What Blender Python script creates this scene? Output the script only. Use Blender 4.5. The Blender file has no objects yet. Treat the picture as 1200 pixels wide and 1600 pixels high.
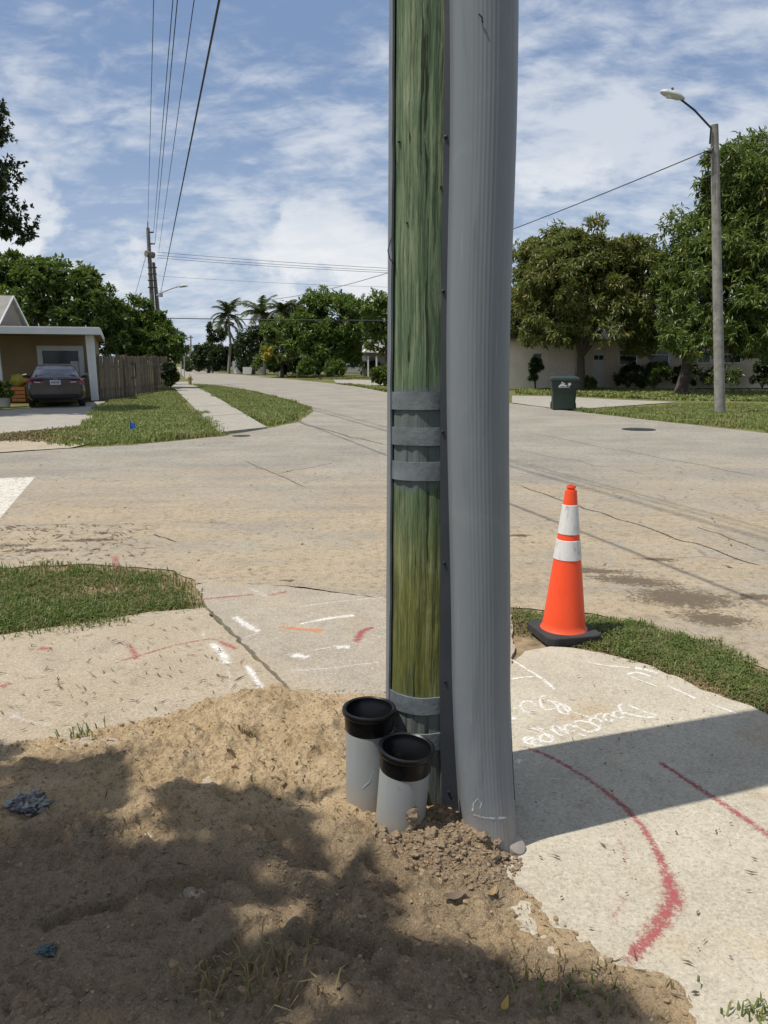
import bpy, bmesh, math, random
import numpy as np
from mathutils import Vector, Matrix, Euler, noise as mnoise

random.seed(7)
rng = np.random.default_rng(7)
R = math.radians
S = bpy.context.scene
COL = S.collection

# ------------------------------------------------------------------ camera
FPX, CAM_H, PITCH = 1200.0, 1.6, math.atan(234 / 1200)
cam = bpy.data.cameras.new('camera')
cam.sensor_fit = 'VERTICAL'; cam.sensor_height = 24.0; cam.sensor_width = 18.0
cam.lens = 24.0 * FPX / 1600
cam.clip_start = 0.05; cam.clip_end = 6000
camo = bpy.data.objects.new('camera', cam); COL.objects.link(camo)
camo.location = (0, 0, CAM_H); camo.rotation_euler = (math.pi / 2 - PITCH, 0, 0)
S.camera = camo

# ------------------------------------------------------------------ sun, sky, exposure
SUN_EL = R(66)
SUN_TO = Vector((0.947 * math.cos(SUN_EL), 0.322 * math.cos(SUN_EL), -math.sin(SUN_EL)))   # travel direction of the light
sl = bpy.data.lights.new('sun', 'SUN'); sl.energy = 4.8; sl.angle = R(0.55); sl.color = (1.0, 0.955, 0.88)
so = bpy.data.objects.new('sun', sl); COL.objects.link(so)
so.rotation_euler = SUN_TO.to_track_quat('-Z', 'Y').to_euler(); so.location = (-20, -8, 40)
W = bpy.data.worlds.new('World'); S.world = W; W.use_nodes = True
S.view_settings.view_transform = 'Standard'; S.view_settings.look = 'None'
S.view_settings.exposure = 0.06; S.view_settings.gamma = 1.0; S.view_settings.use_curve_mapping = False


def lin(r, g, b):
    f = lambda c: (c / 255 / 12.92) if c / 255 <= 0.04045 else ((c / 255 + 0.055) / 1.055) ** 2.4
    return (f(r), f(g), f(b), 1.0)


class NT:
    """small helper round a node tree"""
    def __init__(s, tree):
        s.t = tree; s.n = tree.nodes; s.l = tree.links
    def node(s, typ, ins=None, **props):
        nd = s.n.new(typ)
        for k, v in props.items(): setattr(nd, k, v)
        for k, v in (ins or {}).items(): s.put(nd, k, v)
        return nd
    def put(s, nd, k, v):
        sock = nd.inputs[k]
        if isinstance(v, bpy.types.NodeSocket): s.l.new(v, sock)
        else: sock.default_value = v
    def math(s, op, a, b=None, c=None, clamp=False):
        nd = s.n.new('ShaderNodeMath'); nd.operation = op; nd.use_clamp = clamp
        for i, v in enumerate((a, b, c)):
            if v is not None: s.put(nd, i, v)
        return nd.outputs[0]
    def mix(s, fac, a, b, blend='MIX'):
        nd = s.n.new('ShaderNodeMix'); nd.data_type = 'RGBA'; nd.blend_type = blend; nd.clamp_factor = True
        s.put(nd, 0, fac); s.put(nd, 6, a); s.put(nd, 7, b)
        return nd.outputs[2]
    def ramp(s, fac, stops):
        nd = s.n.new('ShaderNodeValToRGB'); s.put(nd, 0, fac); e = nd.color_ramp.elements
        while len(e) > 1: e.remove(e[-1])
        for i, (p, c) in enumerate(stops):
            el = e[0] if i == 0 else e.new(p)
            el.position = p
            el.color = (c, c, c, 1) if isinstance(c, (int, float)) else tuple(c)[:3] + (1,)
        return nd.outputs[0]
    def smooth(s, v, lo, hi):
        nd = s.n.new('ShaderNodeMapRange'); nd.interpolation_type = 'SMOOTHSTEP'
        s.put(nd, 0, v); nd.inputs[1].default_value = lo; nd.inputs[2].default_value = hi
        return nd.outputs[0]
    def coord(s, which='Object'):
        return s.n.new('ShaderNodeTexCoord').outputs[which]
    def mapping(s, vec, scale=(1, 1, 1), loc=(0, 0, 0), rot=(0, 0, 0)):
        nd = s.n.new('ShaderNodeMapping'); s.put(nd, 0, vec)
        nd.inputs[1].default_value = loc; nd.inputs[2].default_value = rot; nd.inputs[3].default_value = scale
        return nd.outputs[0]
    def noise(s, vec, scale, detail=4, rough=0.55, dist=0.0, out=0):
        nd = s.n.new('ShaderNodeTexNoise'); s.put(nd, 'Vector', vec)
        nd.inputs['Scale'].default_value = scale; nd.inputs['Detail'].default_value = detail
        nd.inputs['Roughness'].default_value = rough; nd.inputs['Distortion'].default_value = dist
        return nd.outputs[out]
    def voronoi(s, vec, scale, feature='F1', rand=1.0):
        nd = s.n.new('ShaderNodeTexVoronoi'); nd.feature = feature; s.put(nd, 'Vector', vec)
        nd.inputs['Scale'].default_value = scale; nd.inputs['Randomness'].default_value = rand
        return nd.outputs[0]
    def bump(s, h, strength=0.3, dist=0.01, normal=None):
        nd = s.n.new('ShaderNodeBump'); nd.inputs['Strength'].default_value = strength
        nd.inputs['Distance'].default_value = dist; s.put(nd, 'Height', h)
        if normal is not None: s.put(nd, 'Normal', normal)
        return nd.outputs[0]
    def sep(s, vec):
        nd = s.n.new('ShaderNodeSeparateXYZ'); s.put(nd, 0, vec); return nd.outputs


# world: clear-sky model with broken high cloud and a low bank of cumulus
w = NT(W.node_tree); W.node_tree.nodes.clear()
sky = w.node('ShaderNodeTexSky', sky_type='NISHITA', sun_disc=False, sun_elevation=SUN_EL, sun_rotation=math.atan2(-0.947, -0.322) % (2 * math.pi),
             altitude=5, air_density=1.0, dust_density=1.6, ozone_density=1.6)
dirv = w.coord('Generated')
dx, dy, dz = w.sep(dirv)
den = w.math('ADD', w.math('MAXIMUM', dz, 0.0), 0.30)
comb = w.node('ShaderNodeCombineXYZ', {0: w.math('DIVIDE', dx, den), 1: w.math('DIVIDE', dy, den), 2: 0.0}).outputs[0]
hm = w.mapping(comb, scale=(0.8, 1.0, 1), rot=(0, 0, 0.5), loc=(1.7, 0.4, 0))
hn = w.noise(hm, 1.1, 5, 0.55, 0.3)                 # where the sheet is thick
hn2 = w.noise(w.mapping(comb, scale=(1.0, 1.5, 1), rot=(0, 0, 0.7), loc=(0.2, 0.7, 0)), 8.5, 5, 0.6, 0.3)   # mackerel ripples
hn3 = w.noise(w.mapping(comb, scale=(0.7, 1.2, 1), rot=(0, 0, 0.35), loc=(4.1, 0, 0)), 3.2, 9, 0.64, 0.5)
hv = w.math('ADD', w.math('ADD', w.math('MULTIPLY', hn, 0.46), w.math('MULTIPLY', hn2, 0.32)), w.math('MULTIPLY', hn3, 0.34))
high = w.smooth(hv, 0.475, 0.655)
cm = w.mapping(dirv, scale=(1, 1, 1.35), loc=(0.21, 0.33, 0.03))
cn = w.noise(cm, 6.6, 9, 0.55, 0.1)
band = w.math('MULTIPLY', w.smooth(dz, 0.0, 0.05), w.math('SUBTRACT', 1.0, w.smooth(dz, 0.14, 0.30)))
cum = w.math('MULTIPLY', w.smooth(w.math('ADD', cn, w.math('MULTIPLY', band, 0.06)), 0.60, 0.67), band)
cshade = w.smooth(w.noise(w.mapping(dirv, scale=(1, 1, 1.35), loc=(0.21, 0.33, 0.055)), 6.6, 9, 0.55, 0.1), 0.42, 0.64)
base = w.mix(0.5, sky.outputs[0], (3.8, 5.6, 9.3, 1))
hz = w.math('MULTIPLY', w.math('SUBTRACT', 1.0, w.smooth(dz, 0.0, 0.34)), 0.62)
base = w.mix(hz, base, (6.5, 7.9, 10.0, 1))
c1 = w.mix(w.math('MULTIPLY', high, 0.74), base, (9.8, 10.3, 11.0, 1))
ccol = w.mix(cshade, (8.2, 8.8, 9.6, 1), (12.6, 12.6, 12.5, 1))
c2 = w.mix(w.math('MULTIPLY', cum, 0.62), c1, ccol)
bg = w.node('ShaderNodeBackground', {0: c2, 1: 0.074})
wo = w.node('ShaderNodeOutputWorld'); w.l.new(bg.outputs[0], wo.inputs[0])


# ------------------------------------------------------------------ layout helpers
def ray(x, y):
    a = (x - 600) / FPX; b = -(y - 800) / FPX
    return Vector((a, math.cos(PITCH) + b * math.sin(PITCH), -math.sin(PITCH) + b * math.cos(PITCH)))
def G(x, y, z=0.0):
    r = ray(x, y); t = (z - CAM_H) / r.z
    return Vector((r.x * t, r.y * t, z))
def P(x, y, Y):
    r = ray(x, y); t = Y / r.y
    return Vector((r.x * t, Y, CAM_H + r.z * t))
def pxm(Y): return FPX / (Y * math.cos(PITCH) * 1.0)      # about, near eye level
def GY(y): return G(600, y).y

ORG = {}
def place(o, parent, kind=None):
    COL.objects.link(o)
    if parent is not None: o.parent = parent
    return o
def thing(name, label, cat, loc=(0, 0, 0), group=None):
    o = bpy.data.objects.new(name, None); COL.objects.link(o); o.location = loc
    o.empty_display_size = 0.2
    ORG[o.name] = Vector(loc)
    tag(o, label, cat, group); return o
def tag(o, label, cat, group=None):
    o['label'] = label; o['category'] = cat
    if group: o['group'] = group
    return o
def structure(o): o['kind'] = 'structure'; return o
def stuff(o, label=None, cat=None):
    o['kind'] = 'stuff'
    if label: o['label'] = label
    if cat: o['category'] = cat
    return o


class MB:
    def __init__(s): s.v = []; s.f = []; s.sm = []
    def add(s, verts, faces, smooth=False):
        k = len(s.v); s.v += [tuple(p) for p in verts]; s.f += [tuple(i + k for i in f) for f in faces]; s.sm += [smooth] * len(faces)
        return s
    def box(s, lo, hi, M=None):
        x0, y0, z0 = lo; x1, y1, z1 = hi
        vs = [(x0, y0, z0), (x1, y0, z0), (x1, y1, z0), (x0, y1, z0), (x0, y0, z1), (x1, y0, z1), (x1, y1, z1), (x0, y1, z1)]
        if M is not None: vs = [M @ Vector(p) for p in vs]
        return s.add(vs, [(0, 3, 2, 1), (4, 5, 6, 7), (0, 1, 5, 4), (1, 2, 6, 5), (2, 3, 7, 6), (3, 0, 4, 7)])
    def tube(s, pts, rad, n=10, cap=True, smooth=True, squash=None):
        pts = [Vector(p) for p in pts]
        if not isinstance(rad, (list, tuple)): rad = [rad] * len(pts)
        vs = []; up = None
        for i, p in enumerate(pts):
            d = (pts[min(i + 1, len(pts) - 1)] - pts[max(i - 1, 0)]).normalized()
            if up is None:
                up = Vector((0, 0, 1)) if abs(d.z) < 0.9 else Vector((1, 0, 0))
            e1 = (up - d * up.dot(d)).normalized(); e2 = d.cross(e1); up = e1
            for k in range(n):
                a = 2 * math.pi * k / n
                vs.append(p + (e1 * math.cos(a) + e2 * math.sin(a)) * rad[i])
        fs = []
        for i in range(len(pts) - 1):
            for k in range(n):
                fs.append((i * n + k, i * n + (k + 1) % n, (i + 1) * n + (k + 1) % n, (i + 1) * n + k))
        s.add(vs, fs, smooth)
        if cap:
            k0 = len(s.v) - len(vs)
            s.f += [tuple(k0 + k for k in reversed(range(n))), tuple(k0 + (len(pts) - 1) * n + k for k in range(n))]; s.sm += [False, False]
        return s
    def lathe(s, prof, n=32, M=None, smooth=True, close=False):
        vs = []
        for r, z in prof:
            for k in range(n):
                a = 2 * math.pi * k / n; p = Vector((r * math.cos(a), r * math.sin(a), z))
                vs.append(M @ p if M is not None else p)
        m = len(prof); fs = []
        for i in range(m if close else m - 1):
            j = (i + 1) % m
            for k in range(n):
                fs.append((i * n + k, i * n + (k + 1) % n, j * n + (k + 1) % n, j * n + k))
        return s.add(vs, fs, smooth)
    def quad(s, a, b, c, d): return s.add([a, b, c, d], [(0, 1, 2, 3)])
    def prism(s, poly, z0, z1):
        n = len(poly)
        return s.add([(p[0], p[1], z0) for p in poly] + [(p[0], p[1], z1) for p in poly],
                     [tuple(reversed(range(n))), tuple(range(n, 2 * n))] + [(i, (i + 1) % n, n + (i + 1) % n, n + i) for i in range(n)])
    def mesh(s, name, origin=(0, 0, 0)):
        me = bpy.data.meshes.new(name); o = Vector(origin)
        me.from_pydata([(p[0] - o.x, p[1] - o.y, p[2] - o.z) for p in s.v], [], s.f)
        me.polygons.foreach_set('use_smooth', s.sm); me.update(); return me
    def build(s, name, mat, parent=None, bevel=0.0, seg=2, sharp=40):
        org = ORG[parent.name] if parent is not None else Vector((0, 0, 0))
        me = s.mesh(name, org)
        if mat: me.materials.append(mat)
        o = bpy.data.objects.new(name, me); place(o, parent); ORG[o.name] = org
        if any(s.sm):
            try: me.set_sharp_from_angle(angle=R(sharp))
            except Exception: pass
        if bevel > 0:
            b = o.modifiers.new('bevel', 'BEVEL'); b.width = bevel; b.segments = seg; b.limit_method = 'ANGLE'; b.angle_limit = R(35)
        return o


def npmesh(name, V, F, mat, parent=None, smooth=False, org=None):
    org = (ORG[parent.name] if parent is not None else Vector((0, 0, 0))) if org is None else org
    me = bpy.data.meshes.new(name)
    me.from_pydata(np.asarray(V) - np.array(org), [], np.asarray(F)); 
    if smooth: me.polygons.foreach_set('use_smooth', [True] * len(me.polygons))
    me.materials.append(mat); me.update()
    o = bpy.data.objects.new(name, me); place(o, parent); ORG[o.name] = Vector(org)
    return o


def hash2(ix, iy, seed):
    h = (ix.astype(np.int64) * 374761393 + iy.astype(np.int64) * 668265263 + seed * 974634577) & 0x7fffffff
    h = ((h ^ (h >> 13)) * 1274126177) & 0x7fffffff
    return ((h ^ (h >> 16)) & 0xffff) / 65535.0
def vnoise(x, y, seed=0):
    ix = np.floor(x); iy = np.floor(y); fx = x - ix; fy = y - iy
    fx = fx * fx * fx * (fx * (fx * 6 - 15) + 10); fy = fy * fy * fy * (fy * (fy * 6 - 15) + 10)
    a = hash2(ix, iy, seed); b = hash2(ix + 1, iy, seed); c = hash2(ix, iy + 1, seed); d = hash2(ix + 1, iy + 1, seed)
    return (a + (b - a) * fx) * (1 - fy) + (c + (d - c) * fx) * fy
def fbm(x, y, oct=5, seed=0, gain=0.5):
    s = np.zeros_like(x); a = 1.0; t = 0
    for i in range(oct):
        s += a * vnoise(x * 2 ** i + 17.3 * i, y * 2 ** i - 9.1 * i, seed + i); t += a; a *= gain
    return s / t
def inpoly(x, y, poly):
    r = np.zeros(x.shape, bool); n = len(poly)
    for i in range(n):
        x0, y0 = poly[i][0], poly[i][1]; x1, y1 = poly[(i + 1) % n][0], poly[(i + 1) % n][1]
        c = ((y0 > y) != (y1 > y)) & (x < (x1 - x0) * (y - y0) / (y1 - y0 + 1e-12) + x0); r ^= c
    return r
def sdist(x, y, poly):
    d = np.full(x.shape, 1e9); n = len(poly)
    for i in range(n):
        x0, y0 = poly[i][0], poly[i][1]; x1, y1 = poly[(i + 1) % n][0], poly[(i + 1) % n][1]
        ex, ey = x1 - x0, y1 - y0; t = np.clip(((x - x0) * ex + (y - y0) * ey) / (ex * ex + ey * ey + 1e-12), 0, 1)
        d = np.minimum(d, np.hypot(x - x0 - t * ex, y - y0 - t * ey))
    return np.where(inpoly(x, y, poly), d, -d)
def sst(a, b, x):
    t = np.clip((x - a) / (b - a), 0, 1); return t * t * (3 - 2 * t)
def ragged(poly, n, seed, amp=.25, freq=2.5, grow=.06):
    """points in a polygon whose border wanders"""
    xs = [p[0] for p in poly]; ys = [p[1] for p in poly]; ar = abs(sum(poly[i][0] * poly[(i + 1) % len(poly)][1] - poly[(i + 1) % len(poly)][0] * poly[i][1] for i in range(len(poly)))) / 2
    bb = (max(xs) - min(xs) + 2 * grow) * (max(ys) - min(ys) + 2 * grow); k = int(n * bb / ar)
    x = rng.uniform(min(xs) - grow, max(xs) + grow, k); y = rng.uniform(min(ys) - grow, max(ys) + grow, k)
    d = sdist(x, y, poly) + (fbm(x * freq, y * freq, 5, seed, .6) - .5) * amp
    kp = (d > -grow * .3) & (rng.random(k) < .15 + .85 * sst(-grow * .3, amp * .6, d)); return np.stack([x[kp], y[kp]], 1)
def poly_px(pts): return [G(*p) for p in pts]
def scatter(poly, n):
    xs = np.array([p[0] for p in poly]); ys = np.array([p[1] for p in poly]); out = []
    tot = 0
    while tot < n:
        x = rng.uniform(xs.min(), xs.max(), n * 3); y = rng.uniform(ys.min(), ys.max(), n * 3)
        m = inpoly(x, y, poly); q = np.stack([x[m], y[m]], 1); out.append(q); tot += len(q)
        if tot == 0: break
    return np.concatenate(out)[:n]


# ------------------------------------------------------------------ materials
def new_mat(name):
    m = bpy.data.materials.new(name); m.use_nodes = True
    t = NT(m.node_tree); return m, t, m.node_tree.nodes['Principled BSDF']
def simple(name, col, rough=0.6, metal=0.0, var=0.12, scale=8.0, bump=0.0, bscale=60.0, spec=None):
    m, t, b = new_mat(name)
    c = t.coord()
    n = t.noise(c, scale, 5, 0.6)
    col = tuple(col)[:3]
    dark = tuple(v * (1 - var) for v in col) + (1,); light = tuple(min(1, v * (1 + var)) for v in col) + (1,)
    t.put(b, 'Base Color', t.ramp(n, [(0.3, dark), (0.7, light)]))
    b.inputs['Roughness'].default_value = rough; b.inputs['Metallic'].default_value = metal
    if spec is not None: b.inputs['Specular IOR Level'].default_value = spec
    if bump: t.put(b, 'Normal', t.bump(t.noise(c, bscale, 4), bump, 0.004))
    return m

def concrete_mat(name, a, b_, sand, sand_col):
    m, t, b = new_mat(name); c = t.coord()
    blot = t.noise(c, 2.3, 6, 0.6, 0.3); fine = t.noise(c, 95, 4, 0.75); mid = t.noise(c, 34, 5, 0.65)
    agg = t.voronoi(c, 210)
    col = t.mix(t.smooth(blot, 0.3, 0.72), a, b_)
    col = t.mix(t.math('MULTIPLY', t.smooth(mid, 0.52, 0.72), 0.35), col, tuple(v * 0.62 for v in a[:3]) + (1,))
    spk = t.math('MULTIPLY', t.smooth(fine, 0.51, 0.64), 0.48)
    col = t.mix(spk, col, tuple(v * 0.40 for v in a[:3]) + (1,))
    col = t.mix(t.math('MULTIPLY', t.math('SUBTRACT', 1.0, t.smooth(fine, 0.34, 0.45)), 0.5), col, (0.60, 0.56, 0.47, 1))
    m3 = t.noise(c, 11, 6, 0.7, 0.5)
    col = t.mix(t.math('MULTIPLY', t.smooth(m3, 0.50, 0.70), 0.33), col, tuple(v * 0.60 for v in a[:3]) + (1,))
    sn = t.noise(c, 1.6, 8, 0.66, 0.4)
    col = t.mix(t.math('MULTIPLY', t.smooth(sn, 0.5 - sand, 0.78 - sand), 0.9), col, t.mix(t.smooth(fine, 0.35, 0.65), sand_col, tuple(v * 0.66 for v in sand_col[:3]) + (1,)))
    st = t.noise(t.mapping(c, loc=(5, 3, 0)), 3.1, 7, 0.65, 0.8)
    col = t.mix(t.math('MULTIPLY', t.smooth(st, 0.60, 0.74), 0.35), col, tuple(v * 0.45 for v in a[:3]) + (1,))
    t.put(b, 'Base Color', col); b.inputs['Roughness'].default_value = 0.9; b.inputs['Specular IOR Level'].default_value = 0.25
    h = t.math('ADD', t.math('MULTIPLY', fine, 0.8), t.math('MULTIPLY', agg, 0.5))
    t.put(b, 'Normal', t.bump(h, 0.55, 0.004)); return m

SANDC = (0.43, 0.305, 0.165, 1)
M_conc_r = concrete_mat('concrete broom', (0.375, 0.33, 0.252, 1), (0.445, 0.395, 0.305, 1), -0.04, SANDC)
M_conc_l = concrete_mat('concrete under sand', (0.31, 0.255, 0.185, 1), (0.38, 0.315, 0.23, 1), 0.06, (0.39, 0.318, 0.222, 1))
M_conc_c = concrete_mat('concrete apron', (0.285, 0.245, 0.19, 1), (0.37, 0.32, 0.245, 1), 0.03, (0.39, 0.31, 0.205, 1))
M_conc_f = concrete_mat('concrete path', (0.27, 0.25, 0.21, 1), (0.34, 0.31, 0.26, 1), -0.05, SANDC)

# asphalt: pale worn chip seal with sand washed over the near corner, hair cracks
m, t, b = new_mat('worn asphalt'); M_road = m
c = t.coord(); px_, py_, pz_ = t.sep(c)
fine = t.noise(c, 75, 4, 0.75); agg = t.voronoi(c, 95); blot = t.noise(c, 0.6, 7, 0.6, 0.4)
mid = t.noise(c, 17, 5, 0.72); big = t.noise(t.mapping(c, scale=(1, .6, 1)), 4.5, 6, 0.7, 0.3)
streak = t.noise(t.mapping(c, scale=(0.25, 1.6, 1), rot=(0, 0, 0.28)), 1.1, 7, 0.62, 0.3)
col = t.mix(t.smooth(blot, 0.3, 0.7), (0.222, 0.204, 0.174, 1), (0.305, 0.278, 0.228, 1))
col = t.mix(t.math('MULTIPLY', t.smooth(streak, 0.45, 0.75), 0.35), col, (0.34, 0.315, 0.265, 1))
near = t.math('SUBTRACT', 1.0, t.smooth(py_, 6.0, 15.0))
sn = t.noise(t.mapping(c, scale=(0.5, 1.3, 1)), 0.9, 9, 0.7, 0.6)
sm_ = t.math('MULTIPLY', t.smooth(t.math('ADD', t.math('ADD', sn, t.math('MULTIPLY', near, 0.30)), t.math('ADD', t.math('MULTIPLY', t.math('SUBTRACT', mid, .5), .9), t.math('MULTIPLY', t.math('SUBTRACT', big, .5), .5))), 0.50, 0.90), 0.66)
col = t.mix(sm_, col, (0.42, 0.315, 0.185, 1))
col = t.mix(t.math('MULTIPLY', t.smooth(mid, 0.50, 0.64), 0.58), col, (0.135, 0.118, 0.09, 1))
col = t.mix(t.math('MULTIPLY', t.smooth(big, 0.52, 0.68), 0.45), col, (0.165, 0.148, 0.12, 1))
tw = t.noise(t.mapping(c, scale=(0.22, 3.0, 1), rot=(0, 0, -1.29)), 1.0, 5, .6, .3)
col = t.mix(t.math('MULTIPLY', t.smooth(tw, .5, .7), .30), col, (0.17, 0.158, 0.135, 1))
col = t.mix(t.math('MULTIPLY', t.math('SUBTRACT', 1.0, t.smooth(mid, 0.33, 0.46)), 0.35), col, (0.50, 0.44, 0.34, 1))
col = t.mix(t.math('MULTIPLY', t.smooth(fine, 0.50, 0.68), 0.62), col, (0.11, 0.098, 0.08, 1))
col = t.mix(t.math('MULTIPLY', t.math('SUBTRACT', 1.0, t.smooth(fine, 0.30, 0.44)), 0.42), col, (0.58, 0.51, 0.40, 1))
cw = t.node('ShaderNodeVectorMath', {0: c, 1: t.noise(c, 1.3, 5, 0.6, 0, 1)}, operation='ADD').outputs[0]
ck = t.voronoi(t.mapping(cw, scale=(1, 1, 0)), 0.42, 'DISTANCE_TO_EDGE')
ck = t.math('MULTIPLY', t.math('SUBTRACT', 1.0, t.smooth(ck, 0.002, 0.007)), t.smooth(t.noise(c, 0.35, 3), 0.47, 0.6))
col = t.mix(t.math('MULTIPLY', ck, 0.4), col, (0.07, 0.06, 0.05, 1))
t.put(b, 'Base Color', col); b.inputs['Roughness'].default_value = 0.92; b.inputs['Specular IOR Level'].default_value = 0.2
t.put(b, 'Normal', t.bump(t.math('ADD', fine, t.math('MULTIPLY', agg, 0.6)), 0.7, 0.008))

# soil / thin lawn ground that runs to the horizon
m, t, b = new_mat('soil and thin turf'); M_ground = m
c = t.coord(); n1 = t.noise(c, 0.5, 8, 0.65); n2 = t.noise(c, 18, 6, 0.7)
col = t.mix(t.smooth(n1, 0.35, 0.65), (0.085, 0.10, 0.03, 1), (0.15, 0.14, 0.055, 1))
col = t.mix(t.math('MULTIPLY', t.smooth(n2, 0.45, 0.7), 0.5), col, (0.19, 0.145, 0.085, 1))
t.put(b, 'Base Color', col); b.inputs['Roughness'].default_value = 1.0; b.inputs['Specular IOR Level'].default_value = 0.1
t.put(b, 'Normal', t.bump(n2, 0.8, 0.03))

# sand heap: colour attribute 'dirt' = r dug grey-brown soil and painted-in tree shade, g organic dark crumbs
m, t, b = new_mat('dug sand'); M_sand = m
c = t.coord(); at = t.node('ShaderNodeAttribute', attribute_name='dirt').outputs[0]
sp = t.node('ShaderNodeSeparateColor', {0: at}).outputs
n1 = t.noise(c, 7, 7, 0.65, 0.3); n2 = t.noise(c, 70, 5, 0.7); n3 = t.noise(c, 320, 2, 0.7)
col = t.mix(t.smooth(n1, 0.32, 0.7), (0.45, 0.325, 0.185, 1), (0.57, 0.435, 0.27, 1))
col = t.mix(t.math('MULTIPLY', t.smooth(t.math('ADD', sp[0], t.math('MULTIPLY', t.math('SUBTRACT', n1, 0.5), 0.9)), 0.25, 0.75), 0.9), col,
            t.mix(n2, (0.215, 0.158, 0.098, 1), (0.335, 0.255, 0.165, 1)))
col = t.mix(t.smooth(t.math('ADD', sp[1], t.math('MULTIPLY', t.math('SUBTRACT', n2, 0.5), 1.3)), 0.5, 0.85), col, (0.11, 0.082, 0.056, 1))
col = t.mix(t.math('MULTIPLY', t.smooth(n2, 0.50, 0.64), 0.48), col, (0.13, 0.09, 0.055, 1))
n5 = t.noise(c, 150, 4, .75)
col = t.mix(t.math('MULTIPLY', t.math('SUBTRACT', 1.0, t.smooth(n5, .33, .45)), .5), col, (0.60, 0.48, 0.32, 1))
col = t.mix(t.math('MULTIPLY', t.smooth(n5, 0.54, 0.66), 0.45), col, (0.075, 0.054, 0.035, 1))
t.put(b, 'Base Color', col); b.inputs['Roughness'].default_value = 1.0; b.inputs['Specular IOR Level'].default_value = 0.1
t.put(b, 'Normal', t.bump(t.math('ADD', n2, t.math('MULTIPLY', n5, 0.6)), 1.0, 0.016))

M_clod = simple('dug clods', (0.215, 0.160, 0.105), 1.0, var=0.45, scale=40, bump=0.8, bscale=90, spec=0.1)
M_clod2 = simple('sand crumbs', (0.27, 0.195, 0.118), 1.0, var=0.45, scale=18, bump=0.6, bscale=120, spec=0.1)

def paint(name, col, cover=0.5, soft=0.35, nscale=130.0, amax=0.85):
    m, t, b = new_mat(name); c = t.coord(); uv = t.coord('UV'); u, v, _ = t.sep(uv)
    e = t.math('SUBTRACT', 1.0, t.math('ABSOLUTE', v))
    ends = t.smooth(t.math('MINIMUM', u, t.math('SUBTRACT', 1.0, u)), -0.02, 0.10)
    n = t.noise(c, nscale, 5, 0.8); n2 = t.noise(c, 12, 5, .65); pr = t.noise(c, 45, 4, .7)
    k = t.math('ADD', t.math('MULTIPLY', t.math('MULTIPLY', t.smooth(e, 0.0, 1.0), ends), 0.9), t.math('MULTIPLY', t.math('SUBTRACT', n2, 0.5), 0.8))
    k = t.math('ADD', k, t.math('ADD', t.math('MULTIPLY', t.math('SUBTRACT', n, 0.5), 2.4), t.math('MULTIPLY', t.math('SUBTRACT', pr, 0.5), 1.5)))
    a = t.math('MULTIPLY', t.smooth(k, 0.45 - cover, 1.25 - cover), t.smooth(e, 0.0, .25))
    t.put(b, 'Base Color', t.mix(n, tuple(x * 0.8 for x in col[:3]) + (1,), col)); b.inputs['Roughness'].default_value = 0.9
    t.put(b, 'Alpha', t.math('MULTIPLY', a, amax)); return m
M_pred = paint('faded red marking paint', (0.38, 0.075, 0.08, 1), 0.12, amax=.8)
M_pred2 = paint('thin red marking paint', (0.42, 0.09, 0.09, 1), -0.06)
M_pwhite = paint('white marking paint', (0.82, 0.79, 0.73, 1), 0.14, amax=.82)
M_pwhite2 = paint('thin white marking paint', (0.74, 0.70, 0.62, 1), -0.10, amax=.7)
M_porange = paint('orange marking paint', (0.70, 0.24, 0.08, 1), 0.02)
M_stop = paint('worn white road paint', (0.68, 0.64, 0.55, 1), 0.22, 0.0, 22)
M_damp = paint('damp stain', (0.135, 0.10, 0.062, 1), 0.36, 0.7, 30)
M_darkdebris = paint('dark clippings', (0.07, 0.052, 0.03, 1), 0.12, 0.7, 20)
M_seam = paint('open seam', (0.06, 0.05, 0.04, 1), 0.25, 0.2, 30)

def leaf_mat(name, c0, c1, c2, trans=0.30, rough=0.42, patch=None):
    m, t, b = new_mat(name)
    rnd = t.n.new('ShaderNodeNewGeometry').outputs['Random Per Island']
    col = t.ramp(rnd, [(0.0, c0), (0.55, c1), (0.90, c1), (1.0, c2)])
    if patch is not None:
        pc, psc, pf = patch; pn = t.noise(t.coord(), psc, 5, .65, .4)
        col = t.mix(t.math('MULTIPLY', t.smooth(pn, .42, .66), pf), col, pc + (1,))
    t.put(b, 'Base Color', col); b.inputs['Roughness'].default_value = rough; b.inputs['Specular IOR Level'].default_value = 0.4
    tr = t.node('ShaderNodeBsdfTranslucent', {0: t.mix(0.5, col, (0.16, 0.20, 0.02, 1))})
    mx = t.node('ShaderNodeMixShader', {0: trans, 1: b.outputs[0], 2: tr.outputs[0]})
    t.l.new(mx.outputs[0], t.n['Material Output'].inputs[0]); return m
M_mango = leaf_mat('mango leaves', (0.050, 0.085, 0.018), (0.13, 0.185, 0.040), (0.32, 0.27, 0.09), 0.32, 0.42)
M_mango2 = leaf_mat('mango leaves dry', (0.060, 0.088, 0.020), (0.165, 0.20, 0.050), (0.42, 0.26, 0.10), 0.32, 0.42, ((0.23, 0.185, 0.07), .45, .30))
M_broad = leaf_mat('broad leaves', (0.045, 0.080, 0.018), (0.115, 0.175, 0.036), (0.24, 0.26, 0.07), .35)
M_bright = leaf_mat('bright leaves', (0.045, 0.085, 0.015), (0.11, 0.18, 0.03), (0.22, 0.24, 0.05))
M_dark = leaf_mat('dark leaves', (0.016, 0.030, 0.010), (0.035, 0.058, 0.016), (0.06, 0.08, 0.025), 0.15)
M_palm = leaf_mat('palm fronds', (0.030, 0.045, 0.016), (0.070, 0.09, 0.03), (0.19, 0.15, 0.07), 0.15)
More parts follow.
